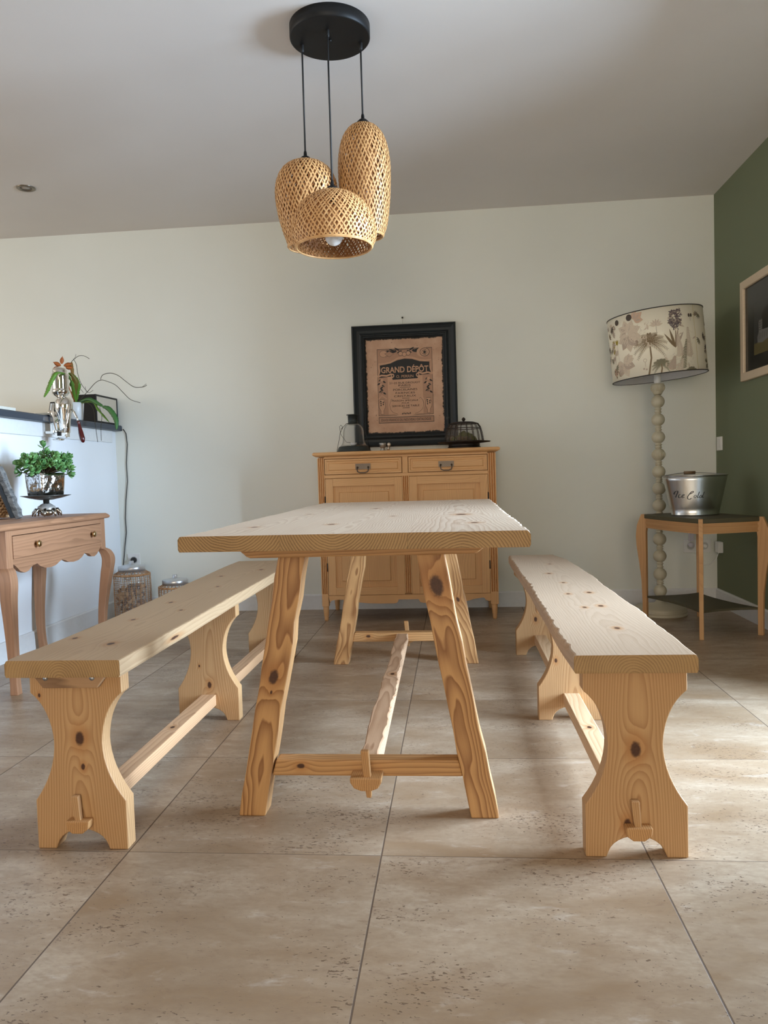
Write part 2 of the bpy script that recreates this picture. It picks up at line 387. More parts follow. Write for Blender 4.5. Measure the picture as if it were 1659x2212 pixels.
def longrail():
    N=60; v=[];g=[];fs=[]
    for k in range(N+1):
        t=k/N; y=1.93+(3.47-1.93)*t; c=-.232-.018*t
        a=c-.030-wav(y,.004,14,1)-chip(y,5.5,.09,.004); bb=c+.032+wav(y,.006,17,2)+chip(y,2.2,.06,.006)
        for x,z in ((a,.108),(c+.024,.108),(bb-.010,.138),(bb-.014,.1415),(a+.004,.1415),(a,.137)): v.append((x,y,z)); g.append((y,x-c,z-.12))
    for k in range(N):
        for i in range(6): fs.append([k*6+i,(k+1)*6+i,(k+1)*6+(i+1)%6,k*6+(i+1)%6])
    fs+= [[0,1,2,3,4,5],[N*6+i for i in range(6)][::-1]]
    b=MB(); b.add(v,fs,0,False,g)
    b.build('long_stretcher',wood(L(205,168,134),L(150,108,74),(.0,-.05),130,contrast=1.,knots=[(2.75,.0,.02,.01,2)],name='stretcher_wood',warp=.02),table)
    for Y,sg in ((1.89,-1),(3.502,1)):
        b=MB(); y0,y1=(Y-.048,Y+.008) if sg<0 else (Y-.01,Y+.05)
        pts=[(-.039,.0),(-.030,-.014),(-.012,-.021),(.012,-.021),(.030,-.014),(.039,0),(.040,.012),(-.040,.012)]
        b.prism(pts,y0,y1,lambda u,v_,w_:(-.237+u,w_,.108+v_),0,lambda p:Vector((p.y,p.x,p.z-.1)))
        b.build('tenon',wood(LL,LD,(.1,.02),200,name='tenon_wood'),table,bevel=.003)
        b=MB(); yc=Y-.030*1 if sg<0 else Y+.03
        b.sweep([(-.231,yc,.066),(-.233,yc,.1),(-.239,yc,.185)],[(.006,.007),(.009,.008),(.010,.008)],(1,0,0),(0,1,0))
        b.build('wedge',wood(LL,LD,(.1,.02),200,name='wedge_wood'),table,bevel=.002)
longrail()

# ---------------- benches ----------------
def plate_outline():
    def bz(p0,c0,c1,p1,n=9):
        o=[]
        for i in range(n):
            t=i/(n-1); o.append(tuple((1-t)**3*p0[j]+3*(1-t)**2*t*c0[j]+3*(1-t)*t*t*c1[j]+t**3*p1[j] for j in(0,1)))
        return o
    r=[(.113,.428),(.113,.378)]+bz((.113,.378),(.082,.355),(.062,.31),(.060,.258))[1:]+bz((.060,.258),(.060,.212),(.078,.162),(.112,.118))[1:]+[(.112,0),(.066,0)]
    arch=[(.064*math.cos(a),.048*math.sin(a)) for a in [PI*i/14 for i in range(1,14)]]
    left=[(-x,z) for x,z in reversed(r)]
    return (r+arch+left)[::-1]
PO=plate_outline()
BL,BD=L(194,154,108),L(146,98,56)
def bench(xc,xl,xr,name_label,plates_kn,seat_mats,sy0,sy1,cl,cr,screws,sl,sd):
    t=thing('bench',name_label,'bench',(xc,2.67,0),'pine benches beside the dining table')
    b=MB(); slab(b,xl,xr,sy0,sy1,.428,.467,90,cl,cr,lambda x:0,0,.0045,face_mi=1)
    b.build('seat',[seat_mats,wood(EL,ED,(xc-.01,.42),170,contrast=.8,warp=.01,name='seat_shaded_end_grain',slope=0,stain=.9)],t)  # seat ends: end grain with the same painted-in shade
    for k,Y in enumerate((1.706,2.655,3.605)):
        b=MB(); b.prism(PO,Y,Y+.044,lambda u,v,w_:(xc+u,w_,v),0,lambda p,Y=Y:Vector((p.z,p.x-xc,p.y-Y)))
        p=b.build('leg_panel',wood(BL,BD,(.004+.01*k,-.04-.012*k),190,contrast=.8,warp=.009,knots=plates_kn[k],name='bench_panel_wood',slope=.045,seed=3.1*k+xc*9,sharp=1.8,wl=2),t,bevel=.0025)
        for sx in(-1,1):
            b=MB(); b.box((xc+sx*.09-.02,Y+.003,-.0005),(xc+sx*.09+.02,Y+.041,.0035))
            pad=b.build('felt_pad',plain('dark_felt',(.03,.03,.03),.9)); sub(pad,p)
    for Y0,Y1 in ((1.75,2.655),(2.699,3.605)):
        b=MB(); b.prism([(-.027,-.02),(.027,-.02),(.027,.02),(-.027,.02)],Y0-.004,Y1+.004,lambda u,v,w_:(xc+u,w_,.075+v),0,lambda p:Vector((p.y,p.x-xc,p.z-.07)))
        b.build('stretcher',wood(sl,sd,(.03,-.05),140,contrast=.8,name='bench_stretcher_wood',knots=[(2.3,0.0,.02,.008,2)]),t,bevel=.003)
    for Y,sg in ((1.706,-1),(3.649,1)):
        b=MB(); b.prism([(-.026,-.008),(-.012,-.018),(.012,-.018),(.028,-.006),(.030,.012),(-.028,.012)],Y-(.026 if sg<0 else 0),Y+(.002 if sg<0 else .028),lambda u,v,w_:(xc+u,w_,.066+v),0,lambda p:Vector((p.y,p.x,p.z)))
        b.build('tenon',wood(LL,LD,(.1,.02),220,name='tenon_wood'),t,bevel=.003)
        b=MB(); yc=Y-.012 if sg<0 else Y+.012
        b.sweep([(xc+.002,yc,.055),(xc-.002,yc,.09),(xc-.006,yc,.135)],[(.006,.006),(.008,.007),(.009,.007)],(1,0,0),(0,1,0))
        b.build('wedge',wood(BL,BD,(.1,.02),220,name='wedge_wood'),t,bevel=.002)
    if screws:
        b=MB(); b.prism([(-.066,0),(.066,0),(.092,.034),(-.092,.034)],1.688,1.708,lambda u,v,w_:(xc+u-.004,w_,.394+v),0,lambda p:Vector((p.x,p.y,p.z)))
        cl_=b.build('cleat',wood(L(176,140,104),L(104,74,50),(.1,.02),90,name='cleat_wood',stain=1.0),t,bevel=.002)
        for sx in(-.058,.056):
            b=MB(); b.lathe([(.0,0),(.006,0),(.006,.002),(0,.003)],(0,0,0),12,M=Matrix.Rotation(PI/2,3,'X'))
            for i in range(len(b.v)): b.v[i]+=Vector((xc-.004+sx,1.688,.418))
            s_=b.build('screw',plain('steel_screw',(.45,.46,.48),.35,1)); sub(s_,cl_)
    return t
SM=wood(L(188,162,136),L(144,110,80),(.40,.40),150,21.,[(1.95+.0,.40,.467,.009,2),(2.25,.37,.467,.008,2),(2.27,.42,.467,.010,2),(2.5,.36,.467,.008,2),(2.52,.43,.467,.010,2),(2.75,.38,.467,.008,2),(3.0,.36,.467,.009,2),(3.3,.40,.467,.008,2)],.42,.02,.44,name='right_bench_seat_wood')
def mirr(kn): return kn
bench(.386,lambda y:.249+wav(y,.004,5,1),lambda y:.516+wav(y,.006,8,3)-.012*max(0,y-1.9)/1.7,
 'pine bench with wavy live edges, right of the table, nearest the green wall',
 [[(.245,.0,0,.014,2),(.075,-.02,0,.010,2)],[(.30,-.03,0,.007,2),(.21,-.05,0,.006,2)],[(.17,-.02,0,.009,2)]],
 SM,1.662,3.672,lambda y:chip(y,4.4,.06,.011),lambda y:chip(y,9.9,.1,.004)+max(0,y-3.45)*.2,False,L(216,180,140),L(176,130,88))
SM2=wood(L(192,162,126),L(146,110,74),(-.9,.52),140,33.,[(1.83,-.87,.466,.011,2),(1.9,-1.0,.466,.008,2),(2.15,-.95,.466,.008,2),(2.3,-.86,.466,.007,2),(2.45,-.95,.466,.009,2),(2.8,-.9,.466,.008,2),(3.1,-.98,.466,.009,2),(3.3,-.86,.466,.011,2),(2.0,-.77,.445,.005,0)],.45,.02,.5,name='left_bench_seat_wood')
bench(-.904,lambda y:-1.036-.035*max(0,min(1,(y-2.2)/1.3))+wav(y,.004,5,2)-.012*max(0,1-abs(y-1.7)*6),lambda y:-.769+wav(y,.002,9,1),
 'straight edged pine bench left of the table, nearest the console table',
 [[(.268,.005,0,.013,2),(.372,-.09,0,.004,2),(.20,.01,0,.006,2)],[(.13,.005,0,.009,2),(.20,-.03,0,.004,2)],[]],
 SM2,1.655,3.66,lambda y:chip(y,1.1,.09,.003),lambda y:chip(y,6.6,.08,.003),True,L(206,164,124),L(160,112,74))

# ---------------- sideboard ----------------
OL,OD=L(216,166,112),L(168,114,66)
def oak(i,pith=(.3,.3),c=.45): return wood(OL,OD,pith,110,contrast=c,name='oak_wood',warp=.03,stain=.25,bumps=.08,seed=17.3*i,wl=2.5)
sb=thing('sideboard','honey oak sideboard with two drawers and two doors against the back wall','sideboard',(-.28,4.7,0))
gz=lambda p:Vector((p.z,p.x,p.y)); gx=lambda p:Vector((p.x,p.z,p.y))
oz,ox=oak(1,(.9,4.0)),oak(2,(1.7,4.1))
FY=4.50
b=MB(); b.box((-.800,FY+.024,.15),(.240,4.90,.985),0,gz)
b.build('carcass',oz,sb,bevel=.002)
b=MB()
pr=[(0,0),(.012,.0),(.034,.009),(.038,.014),(.036,.02),(0,.02)]
y0=FY; 
o1=[(-.806,0),( .246,0)]
def rim(d): return [(-.802-d,FY+.0-d),(.242+d,FY-d),(.242+d,4.905),(-.802-d,4.905)]
v=[];fs=[];lv=[(0,.986),(.010,.986),(.026,.994),(.030,1.001),(.028,1.008),(.022,1.013),(.0,1.013)]
for d,z in lv: v+=[(x,y,z) for x,y in rim(d)]
for k in range(len(lv)-1):
    for i in range(4): fs.append([k*4+i,k*4+(i+1)%4,(k+1)*4+(i+1)%4,(k+1)*4+i])
fs+=[[3,2,1,0],[(len(lv)-1)*4+i for i in range(4)]]
b.add(v,fs,0,False,[Vector((p[0],p[2],p[1])) for p in v]); b.build('worktop',ox,sb,bevel=.0015)
def fluted(x0,x1,z0,z1,dep,name='pilaster',n=3):
    w_=x1-x0; pts=[(x0,.02),(x0,-dep)]
    st=w_/(n*2+1)
    for i in range(n):
        a=x0+st*(1+2*i)
        pts+=[(a-st*.15,-dep),(a+st*.15,-dep+.008),(a+st*.5,-dep+.011),(a+st*.85,-dep+.008),(a+st*1.15,-dep)]
    pts+=[(x1,-dep),(x1,.02)]
    b=MB(); b.prism(pts[::-1],z0,z1,lambda u,v_,w2:(u,FY+.004+v_,w2),0,gz); return b.build(name,oz,sb)
fluted(-.806,-.766,.165,.980,.008); fluted(.200,.246,.165,.980,.008); fluted(-.303,-.263,.165,.862,.010)
for x0,x1 in ((-.806,-.766),(.200,.246)):
    b=MB(); b.box((x0,FY-.004,.09),(x1,FY+.04,.165),0,gz); b.build('corner_block',oz,sb,bevel=.0015)
for z0,z1 in ((.8575,.8775),(.9735,.986)):
    b=MB(); b.box((-.766,FY-.002,z0),(.200,FY+.024,z1),0,gx); b.build('rail',ox,sb,bevel=.0015)
b=MB(); b.box((-.301,FY-.002,.8775),(-.267,FY+.024,.9735),0,gz); b.build('drawer_divider',oz,sb,bevel=.0015)
# scalloped apron
pts=[(-.766,.155),(.200,.155),(.200,.112),(.192,.110)]
for i in range(8): a=PI/2*i/7; pts.append((.192-.028*math.sin(a)*1.0,.110+.018*(1-math.cos(a))*1.0+.0))
pts+=[(.150,.130),(.10,.122),(.05,.108),(-.01,.100),(-.12,.099),(-.20,.104),(-.215,.108),(-.222,.118),(-.225,.126),(-.345,.126),(-.348,.116),(-.356,.106),(-.37,.103),(-.45,.103),(-.53,.106),(-.60,.114),(-.66,.128),(-.716,.130)]
for i in range(8): a=PI/2*i/7; pts.append((-.730-.028*math.sin(a),.128-.018*(1-math.cos(a))))
b=MB(); b.prism(pts[::-1],FY-.002,FY+.018,lambda u,v,w_:(u,w_,v),0,gx); b.build('apron',ox,sb)
for x,y in ((-.786,FY+.018),(.222,FY+.018),(-.775,4.88),(.215,4.88)):
    b=MB(); b.lathe([(.010,0),(.0125,.006),(.0135,.02),(.0125,.026),(.0145,.03),(.0165,.06),(.018,.078),(.0165,.082),(.019,.088),(.019,.093)],(x,y,0),20)
    b.build('foot',oak(3,(4,4)),sb)
def frame_panel(x0,x1,z0,z1,bw,name,y=FY,rise=0):
    """frame-and-panel front: stiles and rails with a recessed raised panel"""
    b=MB(); b.box((x0,y-.006,z0),(x0+bw,y+.012,z1),0,gz); b.box((x1-bw,y-.006,z0),(x1,y+.012,z1),0,gz)
    b.box((x0+bw,y-.0055,z1-bw),(x1-bw,y+.012,z1),1,gx); b.box((x0+bw,y-.0055,z0),(x1-bw,y+.012,z0+bw),1,gx)
    o=b.build(name,[oz,ox],sb,bevel=.0012)
    b=MB(); i=bw+.0; a,c,d,e=x0+i,x1-i,z0+i,z1-i; s_=.036
    v=[(a,y+.010,d),(c,y+.010,d),(c,y+.010,e),(a,y+.010,e),(a+s_,y+.008,d+s_),(c-s_,y+.008,d+s_),(c-s_,y+.008,e-s_),(a+s_,y+.008,e-s_),
       (a+s_+.003,y+.002,d+s_+.003),(c-s_-.003,y+.002,d+s_+.003),(c-s_-.003,y+.002,e-s_-.003),(a+s_+.003,y+.002,e-s_-.003)]
    f=[[k*4+j,k*4+(j+1)%4,(k+1)*4+(j+1)%4,(k+1)*4+j] for k in(0,1) for j in range(4)]+[[8,9,10,11]]
    b.add(v,f,0,False,[gz(Vector(p)) for p in v]); sub(b.build('panel',oz,None),o); return o
dl=frame_panel(-.763,-.304,.157,.855,.046,'door'); dr=frame_panel(-.262,.194+.004,.157,.855,.046,'door')
iron=plain('dark_iron',(.035,.03,.028),.5,.7)
for d,x in ((dl,-.765),(dr,.199)):
    for z in (.30,.70):
        b=MB(); b.lathe([(.0,0),(.0035,.001),(.0035,.05),(0,.051)],(x,FY-.008,z),10); sub(b.build('hinge',iron,None),d)
brass=plain('aged_bronze',(.16,.13,.105),.45,.85,bump=.3,bs=300)
def drawer(x0,x1,z0,z1,hx,hz):
    y=FY; b=MB(); s_=.012
    lv=[(0,y+.002),(.001,y-.006),(.010,y-.006),(.014,y-.002),(.022,y-.0015),(.027,y-.0065)]
    v=[];f=[]
    for d,yy in lv: v+=[(x0+d,yy,z0+d),(x1-d,yy,z0+d),(x1-d,yy,z1-d),(x0+d,yy,z1-d)]
    for k in range(len(lv)-1):
        for j in range(4): f.append([k*4+j,k*4+(j+1)%4,(k+1)*4+(j+1)%4,(k+1)*4+j])
    f.append([20,21,22,23]); b.add(v,f,0,False,[Vector((p[0],p[2],p[1])) for p in v])
    o=b.build('drawer',ox,sb)
    b=MB(); b.box((hx-.045,y-.010,hz),(hx+.045,y-.0055,hz+.034))
    for i in range(9): b.box((hx-.040+i*.0095,y-.0115,hz+.024),(hx-.035+i*.0095,y-.0095,hz+.031))
    for s2 in(-1,1): b.lathe([(.006,-.005),(.006,.006),(0,.008)],(hx+s2*.032,y-.012,hz+.012),10,M=Matrix.Rotation(PI/2,3,'X'))
    b.tube([(hx-.032,y-.018,hz+.012),(hx-.034,y-.026,hz+.0),(hx-.030,y-.030,hz-.014),(hx-.015,y-.031,hz-.020),(hx+.015,y-.031,hz-.020),(hx+.030,y-.030,hz-.014),(hx+.034,y-.026,hz+.0),(hx+.032,y-.018,hz+.012)],.0035,8)
    sub(b.build('handle',brass,None,'dark bronze pull'),o)
drawer(-.763,-.304,.8805,.9705,-.533,.906); drawer(-.264,.197,.8805,.9705,-.042,.906)

# ---------------- flat printing helper ----------------
class Print:
    """flat coloured shapes in (u,v), laid on a surface by f(u,v,off)"""
    def __init__(s,f,seg=.02,auto=1): s.f=f; s.auto=auto; s.seg=seg; s.items=[]; s.mats=[]; s.k=0
    def poly(s,pts,m):
        if m not in s.mats: s.mats.append(m)
        s.items.append((pts,s.mats.index(m),s.k)); s.k+=s.auto
    def stroke(s,pts,w_,m,taper=False):
        n=len(pts); Lp=[];Rp=[]
        for i,(x,y) in enumerate(pts):
            a=pts[max(i-1,0)]; c=pts[min(i+1,n-1)]; dx,dy=c[0]-a[0],c[1]-a[1]; l=math.hypot(dx,dy) or 1
            ww=w_[i] if isinstance(w_,(list,tuple)) else w_*(1-.85*i/(n-1) if taper else 1)
            Lp.append((x-dy/l*ww/2,y+dx/l*ww/2)); Rp.append((x+dy/l*ww/2,y-dx/l*ww/2))
        if m not in s.mats: s.mats.append(m)
        for i in range(n-1): s.items.append(([Rp[i],Rp[i+1],Lp[i+1],Lp[i]],s.mats.index(m),s.k))
        s.k+=s.auto
    def disc(s,x,y,r,m,n=16,ry=None): s.poly([(x+r*math.cos(2*PI*i/n),y+(ry or r)*math.sin(2*PI*i/n)) for i in range(n)],m)
    def ring(s,x,y,r,w_,m,n=20,a0=0,a1=2*PI,ry=None): s.stroke([(x+r*math.cos(a0+(a1-a0)*i/n),y+(ry or r)*math.sin(a0+(a1-a0)*i/n)) for i in range(n+1)],w_,m)
    def leaf(s,x,y,a,l,w_,m,n=10):
        p=[]
        for i in range(n+1): t=i/n; p.append((t*l,w_/2*math.sin(PI*t**.8)))
        q=p+[(a_,-b_) for a_,b_ in p[-2:0:-1]]
        ca,sa=math.cos(a),math.sin(a); s.poly([(x+u*ca-v*sa,y+u*sa+v*ca) for u,v in q],m)
    def build(s,name,parent,label=None,off0=.0003,doff=.000004):
        bm=bmesh.new()
        for pts,mi,k in s.items:
            if len(pts)<3: continue
            try: f=bm.faces.new([bm.verts.new((x,y,off0+k*doff)) for x,y in pts]); f.material_index=mi
            except ValueError: pass
        bmesh.ops.triangulate(bm,faces=bm.faces)
        if s.seg:
            for _ in range(3):
                es=[e for e in bm.edges if e.calc_length()>s.seg]
                if not es: break
                bmesh.ops.subdivide_edges(bm,edges=es,cuts=1)
                bmesh.ops.triangulate(bm,faces=[f for f in bm.faces if len(f.verts)>3])
        for v_ in bm.verts: v_.co=Vector(s.f(v_.co.x,v_.co.y,v_.co.z))
        me=bpy.data.meshes.new(name); bm.to_mesh(me); bm.free()
        for m in s.mats: me.materials.append(m)
        o=bpy.data.objects.new(name,me); C.objects.link(o)
        if label: o['label']=label
        if parent: sub(o,parent)
        return o
def ink(name,c,rough=.7): return plain(name,c,rough)
def text_mesh(items,f,name,mats,parent):
    for it in items: text_line([it],f,name,mats,parent)
def text_line(items,f,name,mats,parent):
    """items: (string, u centre, v base, width, height, mat index, shear)"""
    bm=bmesh.new(); dg=bpy.context.evaluated_depsgraph_get()
    for (tx,u,v0,wd,ht,mi,bold) in items:
        cu=bpy.data.curves.new('t','FONT'); cu.body=tx; cu.offset=bold; cu.resolution_u=3
        o=bpy.data.objects.new('t',cu); C.objects.link(o); dg.update()
        me=bpy.data.meshes.new_from_object(o.evaluated_get(dg)); bpy.data.objects.remove(o); bpy.data.curves.remove(cu)
        xs_=[p.co.x for p in me.vertices]; x0,x1=min(xs_),max(xs_); h1=.72
        n0=len(bm.verts); bm.from_mesh(me); bpy.data.meshes.remove(me); bm.verts.ensure_lookup_table()
        for p in bm.verts[n0:]: p.co=Vector(f(u-wd/2+(p.co.x-x0)/(x1-x0)*wd, v0+p.co.y/h1*ht, .0013))
        bm.faces.ensure_lookup_table()
        for fc in bm.faces:
            if fc.index==-1 or all(x.index>=n0 or x.index==-1 for x in fc.verts): pass
        for fc in bm.faces:
            if not fc.tag: fc.material_index=mi; fc.tag=True
    me=bpy.data.meshes.new(name); bm.to_mesh(me); bm.free()
    for m in mats: me.materials.append(m)
    o=bpy.data.objects.new(name,me); C.objects.link(o)
    if parent: sub(o,parent)
    return o

# ---------------- framed advertising print on the back wall ----------------
fr=thing('framed_print','large black framed vintage shop catalogue print hanging over the sideboard','framed picture',(-.3,4.9,1.05))
fx0,fx1,fz0,fz1=-.627,.036,1.050,1.821
blk=NT('black_distressed_paint',.5,0,.35); p_=blk.pos(); nn=blk.noise(blk.vec('MULTIPLY',p_,(1,1,1)),30,5,.7)
blk.color(blk.mix(blk.mr(nn,.66,.74,0,.5),(.013,.017,.019),(.16,.14,.12))); blk=blk.mat
def ring_frame(x0,x1,z0,z1,prof,mp,mat_,parent,name):
    """prof: (inset, height off the wall); mp(x,z,h)"""
    b=MB(); v=[];f=[]
    for d,h in prof: v+=[mp(x0+d,z0+d,h),mp(x1-d,z0+d,h),mp(x1-d,z1-d,h),mp(x0+d,z1-d,h)]
    for k in range(len(prof)-1):
        for j in range(4): f.append([k*4+j,k*4+(j+1)%4,(k+1)*4+(j+1)%4,(k+1)*4+j])
    b.add(v,f); return b.build(name,mat_,parent)
fo=ring_frame(fx0,fx1,fz0,fz1,[(0,.004),(0,.030),(.004,.036),(.010,.038),(.013,.034),(.020,.030),(.032,.024),(.046,.023),(.056,.028),(.060,.034),(.064,.034),(.067,.026),(.073,.024),(.077,.026),(.083,.020),(.0845,.012),(.0845,.006)],lambda x,z,h:(x,YB-h,z),blk,fr,'frame')
px0,px1,pz0,pz1=fx0+.083,fx1-.083,fz0+.083,fz1-.083
pm=NT('aged_paper',.75); p_=pm.pos(); px_,py_,pz_=pm.sep(p_)
ex=pm.math('MINIMUM',pm.math('SUBTRACT',px_,px0),pm.math('SUBTRACT',px1,px_)); ez=pm.math('MINIMUM',pm.math('SUBTRACT',pz_,pz0),pm.math('SUBTRACT',pz1,pz_))
e_=pm.math('MINIMUM',ex,ez); e_=pm.math('ADD',e_,pm.math('MULTIPLY',pm.math('SUBTRACT',pm.noise(p_,60,4,.7),.5),.030)); e_=pm.math('ADD',e_,pm.math('MULTIPLY',pm.math('SUBTRACT',pm.noise(p_,12,2),.5),.02))
base=pm.mix(pm.mr(pm.noise(p_,14,4),.3,.7),L(202,164,136),L(184,144,116))
base=pm.mix(pm.mr(pm.noise(p_,90,2),.70,.74,0,.6),base,L(70,50,40))
pm.color(pm.mix(pm.mr(e_,.004,.010,1,0),base,(.02,.02,.018))); pm=pm.mat
b=MB(); b.box((px0,YB-.010,pz0),(px1,YB-.006,pz1)); pp=b.build('print_sheet',pm,fr)
W_=px1-px0; K=W_/171.0      # K: metres per photo unit across the sheet
cxp=(px0+px1)/2; 
pf=lambda u,v,o:(px0+u*W_, YB-.0102-o, pz0+v*(pz1-pz0))
dk,pk=ink('print_black',(.018,.017,.016)),ink('print_paper_tone',L(190,148,118)); md=ink('print_shade',L(170,130,104)); md2=ink('print_line',(.06,.045,.035))
P_=Print(pf,0)
def rect(u0,v0,u1,v1,m): P_.poly([(u0,v0),(u1,v0),(u1,v1),(u0,v1)],m)
def box_line(u0,v0,u1,v1,m,t=.004): rect(u0,v0,u1,v0+t,m); rect(u0,v1-t,u1,v1,m); rect(u0,v0,u0+t,v1,m); rect(u1-t,v0,u1,v1,m)
# sheet coordinates: u 0..1, v 0..1 (bottom to top)
U0,U1=.150,.860
rect(U0,.190,U1,.890,md); rect(U0+.13,.20,U1-.13,.60,pk); box_line(U0,.190,U1,.890,md2,.005)
rect(U0+.005,.115,U1,.172,md); box_line(U0,.110,U1+.005,.175,md2,.006)
# banner
bn=[(.165,.590),(.330,.600),(.345,.565),(.665,.572),(.680,.605),(.845,.612),(.820,.680),(.822,.740),(.70,.748),(.60,.775),(.505,.782),(.41,.768),(.32,.738),(.185,.720),(.19,.66)]
P_.poly(bn,dk)
P_.stroke([(.155,.60),(.18,.66),(.165,.70),(.17,.735),(.25,.735),(.33,.75),(.42,.79),(.505,.80),(.60,.792),(.69,.765),(.77,.755),(.845,.76),(.845,.70),(.835,.66),(.86,.61)],.016,pk)
P_.stroke([(.155,.60),(.20,.615),(.27,.61),(.33,.625),(.35,.605),(.33,.585)],.018,pk); P_.stroke([(.855,.615),(.80,.63),(.73,.62),(.68,.635),(.66,.612),(.68,.595)],.018,pk)
for u in(.345,.668): P_.disc(u,.608,.022,pk); P_.disc(u,.608,.010,md2)
for i in range(6):                                    # leaves and fruit on top
    for s_ in(-1,1): P_.leaf(.505+s_*(.03+.032*i),.868-.001*i,(PI/2-s_*(1.0+.10*i)) if i%2 else (-PI/2+s_*(1.2+.05*i)),.075,.018,dk)
P_.stroke([(.27,.872),(.40,.88),(.505,.876),(.61,.88),(.74,.874)],.005,dk)
for i in range(5): P_.leaf(.40-.03*i,.875-.004*i,-2.6+.2*i,.06,.02,dk); P_.leaf(.61+.03*i,.875-.003*i,-.5-.2*i,.06,.02,dk)
for u,v in((.455,.836),(.505,.828),(.555,.838)): P_.disc(u,v,.030,md2,ry=.025); P_.disc(u,v,.025,pk,ry=.0205)
P_.disc(.74,.845,.078,pk,24,.052); P_.ring(.765,.842,.060,.006,md2,ry=.042); P_.ring(.765,.842,.036,.004,md2,ry=.026)
for a in range(5): P_.leaf(.765,.842,a*1.256,.028,.012,dk)
P_.disc(.235,.84,.055,pk,24,.040); P_.ring(.235,.84,.050,.004,md2,ry=.036)
P_.poly([(.25,.84),(.31,.865),(.37,.838),(.31,.805)],md); P_.stroke([(.25,.84),(.31,.865),(.37,.838),(.31,.805),(.25,.84)],.003,md2)
for s_,u in((-1,.20),(1,.80)):                        # side garlands, vases
    for i in range(8): P_.leaf(u+.02*math.sin(i*2.1),.575-i*.02,-PI/2+(1.1 if i%2 else -1.1),.045,.018,dk if i%3 else md2)
    P_.disc(u+.005,.565,.020,pk,ry=.015); P_.disc(u-.01,.52,.015,pk,ry=.011); P_.stroke([(u,.46),(u+.01,.44),(u-.01,.43)],.006,dk)
    vz=[(-.020,.205),(.020,.205),(.018,.24),(.040,.28),(.040,.32),(.022,.345),(.030,.365),(-.030,.365),(-.022,.345),(-.040,.32),(-.040,.28),(-.018,.24)]
    P_.poly([(u+a,b_) for a,b_ in vz],pk); P_.stroke([(u+a,b_) for a,b_ in vz+vz[:1]],.004,md2)
    for i in range(5): P_.disc(u-.015+.03*(i%2),.30+.01*i,.008,dk)
P_.stroke([(.155,.365),(.20,.405),(.265,.365)],.010,pk); 
P_.stroke([(.345,.36),(.32,.38),(.30,.36),(.285,.32),(.29,.27),(.32,.225),(.37,.20),(.45,.192),(.56,.192),(.64,.20),(.69,.225),(.735,.27),(.75,.32),(.735,.36),(.71,.385),(.68,.37)],.010,pk)
P_.stroke([(.345,.35),(.32,.365),(.308,.34),(.295,.30),(.31,.25),(.34,.22),(.40,.202)],.003,md2); P_.stroke([(.68,.36),(.70,.37),(.725,.34),(.738,.30),(.72,.25),(.68,.22),(.62,.202)],.003,md2)
for u0,u1,v in((.43,.57,.480),(.46,.555,.366),(.465,.555,.264)): rect(u0,v,u1,v+.004,dk)
for i in range(6): P_.disc(.46+.02*i,.205+.004*(i%2),.008,md2)
P_.build('printed_ornament',pp)
text_mesh([('GRAND DÉPÔT',.503,.640,.61,.062,1,.02),('O. PERRIN',.503,.583,.22,.030,1,.0),('21-25 RUE DROUOT',.500,.520,.40,.021,0,0),('PARIS',.497,.494,.155,.019,0,0),
 ('PORCELAINES',.503,.448,.31,.022,0,0),('FAÏENCES',.503,.415,.25,.019,0,0),('CRISTAUX',.500,.381,.285,.021,0,0),('MAISON SPÉCIALE',.495,.335,.34,.017,0,0),('POUR',.503,.310,.095,.014,0,0),
 ('SERVICES DE TABLE',.505,.278,.35,.020,0,0),('ENVOI FRANCO DU NOUVEAU CATALOGUE',.505,.130,.64,.026,0,0)],pf,'lettering',[dk,pk],pp)
nl=at(869,686,YB-.008); b=MB(); b.sphere(nl,(.006,.006,.006),10,8); b.tube([nl,nl+Vector((0,.007,0))],.002)
nail=b.build('nail',plain('dark_nail',(.05,.045,.04),.4,.8)); tag(nail,'small dark nail in the back wall above the black framed print','nail')
b=MB(); b.tube([nl+Vector((0,-.001,-.004)),(nl.x+.001,YB-.009,fz1-.004)],.0012,6); b.build('hanging_string',plain('cream_string',(.6,.58,.5),.8),fr)

# ---------------- things on the sideboard ----------------
ST=1.0132
glass=NT('clear_glass',.02); glass.b.inputs['Transmission Weight'].default_value=1; glass.b.inputs['IOR'].default_value=1.1; glass.b.inputs['Alpha'].default_value=.38; glass=glass.mat
dm=plain('dark_patinated_metal',(.045,.052,.05),.5,.6,bump=.2)
lc=Vector((-.598,4.605,ST)); lan=thing('lantern','dark metal candle lantern with bell shaped glass and wire handle on the sideboard','lantern',lc)
b=MB(); b.lathe([(.105,0),(.105,.006),(.098,.014),(.095,.024),(.092,.028),(.088,.034),(.07,.037),(0,.037)],lc,40); b.build('base',dm,lan)
b=MB(); b.lathe([(.082,.036),(.074,.046),(.066,.062),(.063,.09),(.062,.115),(.058,.14),(.048,.160),(.034,.172),(.030,.176)],lc,40,cap=False); b.build('glass_bell',glass,lan,solid=.0015)
b=MB(); b.lathe([(.032,.168),(.030,.178),(.030,.222),(.040,.223),(.040,.226),(.0,.228)],lc,32); 
for k in range(4):
    for i in range(24):
        a=2*PI*(i+.5*(k%2))/24; b.sphere(lc+Vector((.0305*math.cos(a),.0305*math.sin(a),.186+k*.010)),.0022,6,4)
b.build('chimney',dm,lan)
b=MB(); b.lathe([(.020,.037),(.020,.056),(.0,.057)],lc,24); b.build('tealight',plain('aluminium_tealight',(.75,.75,.76),.3,.9),lan)
b=MB(); 
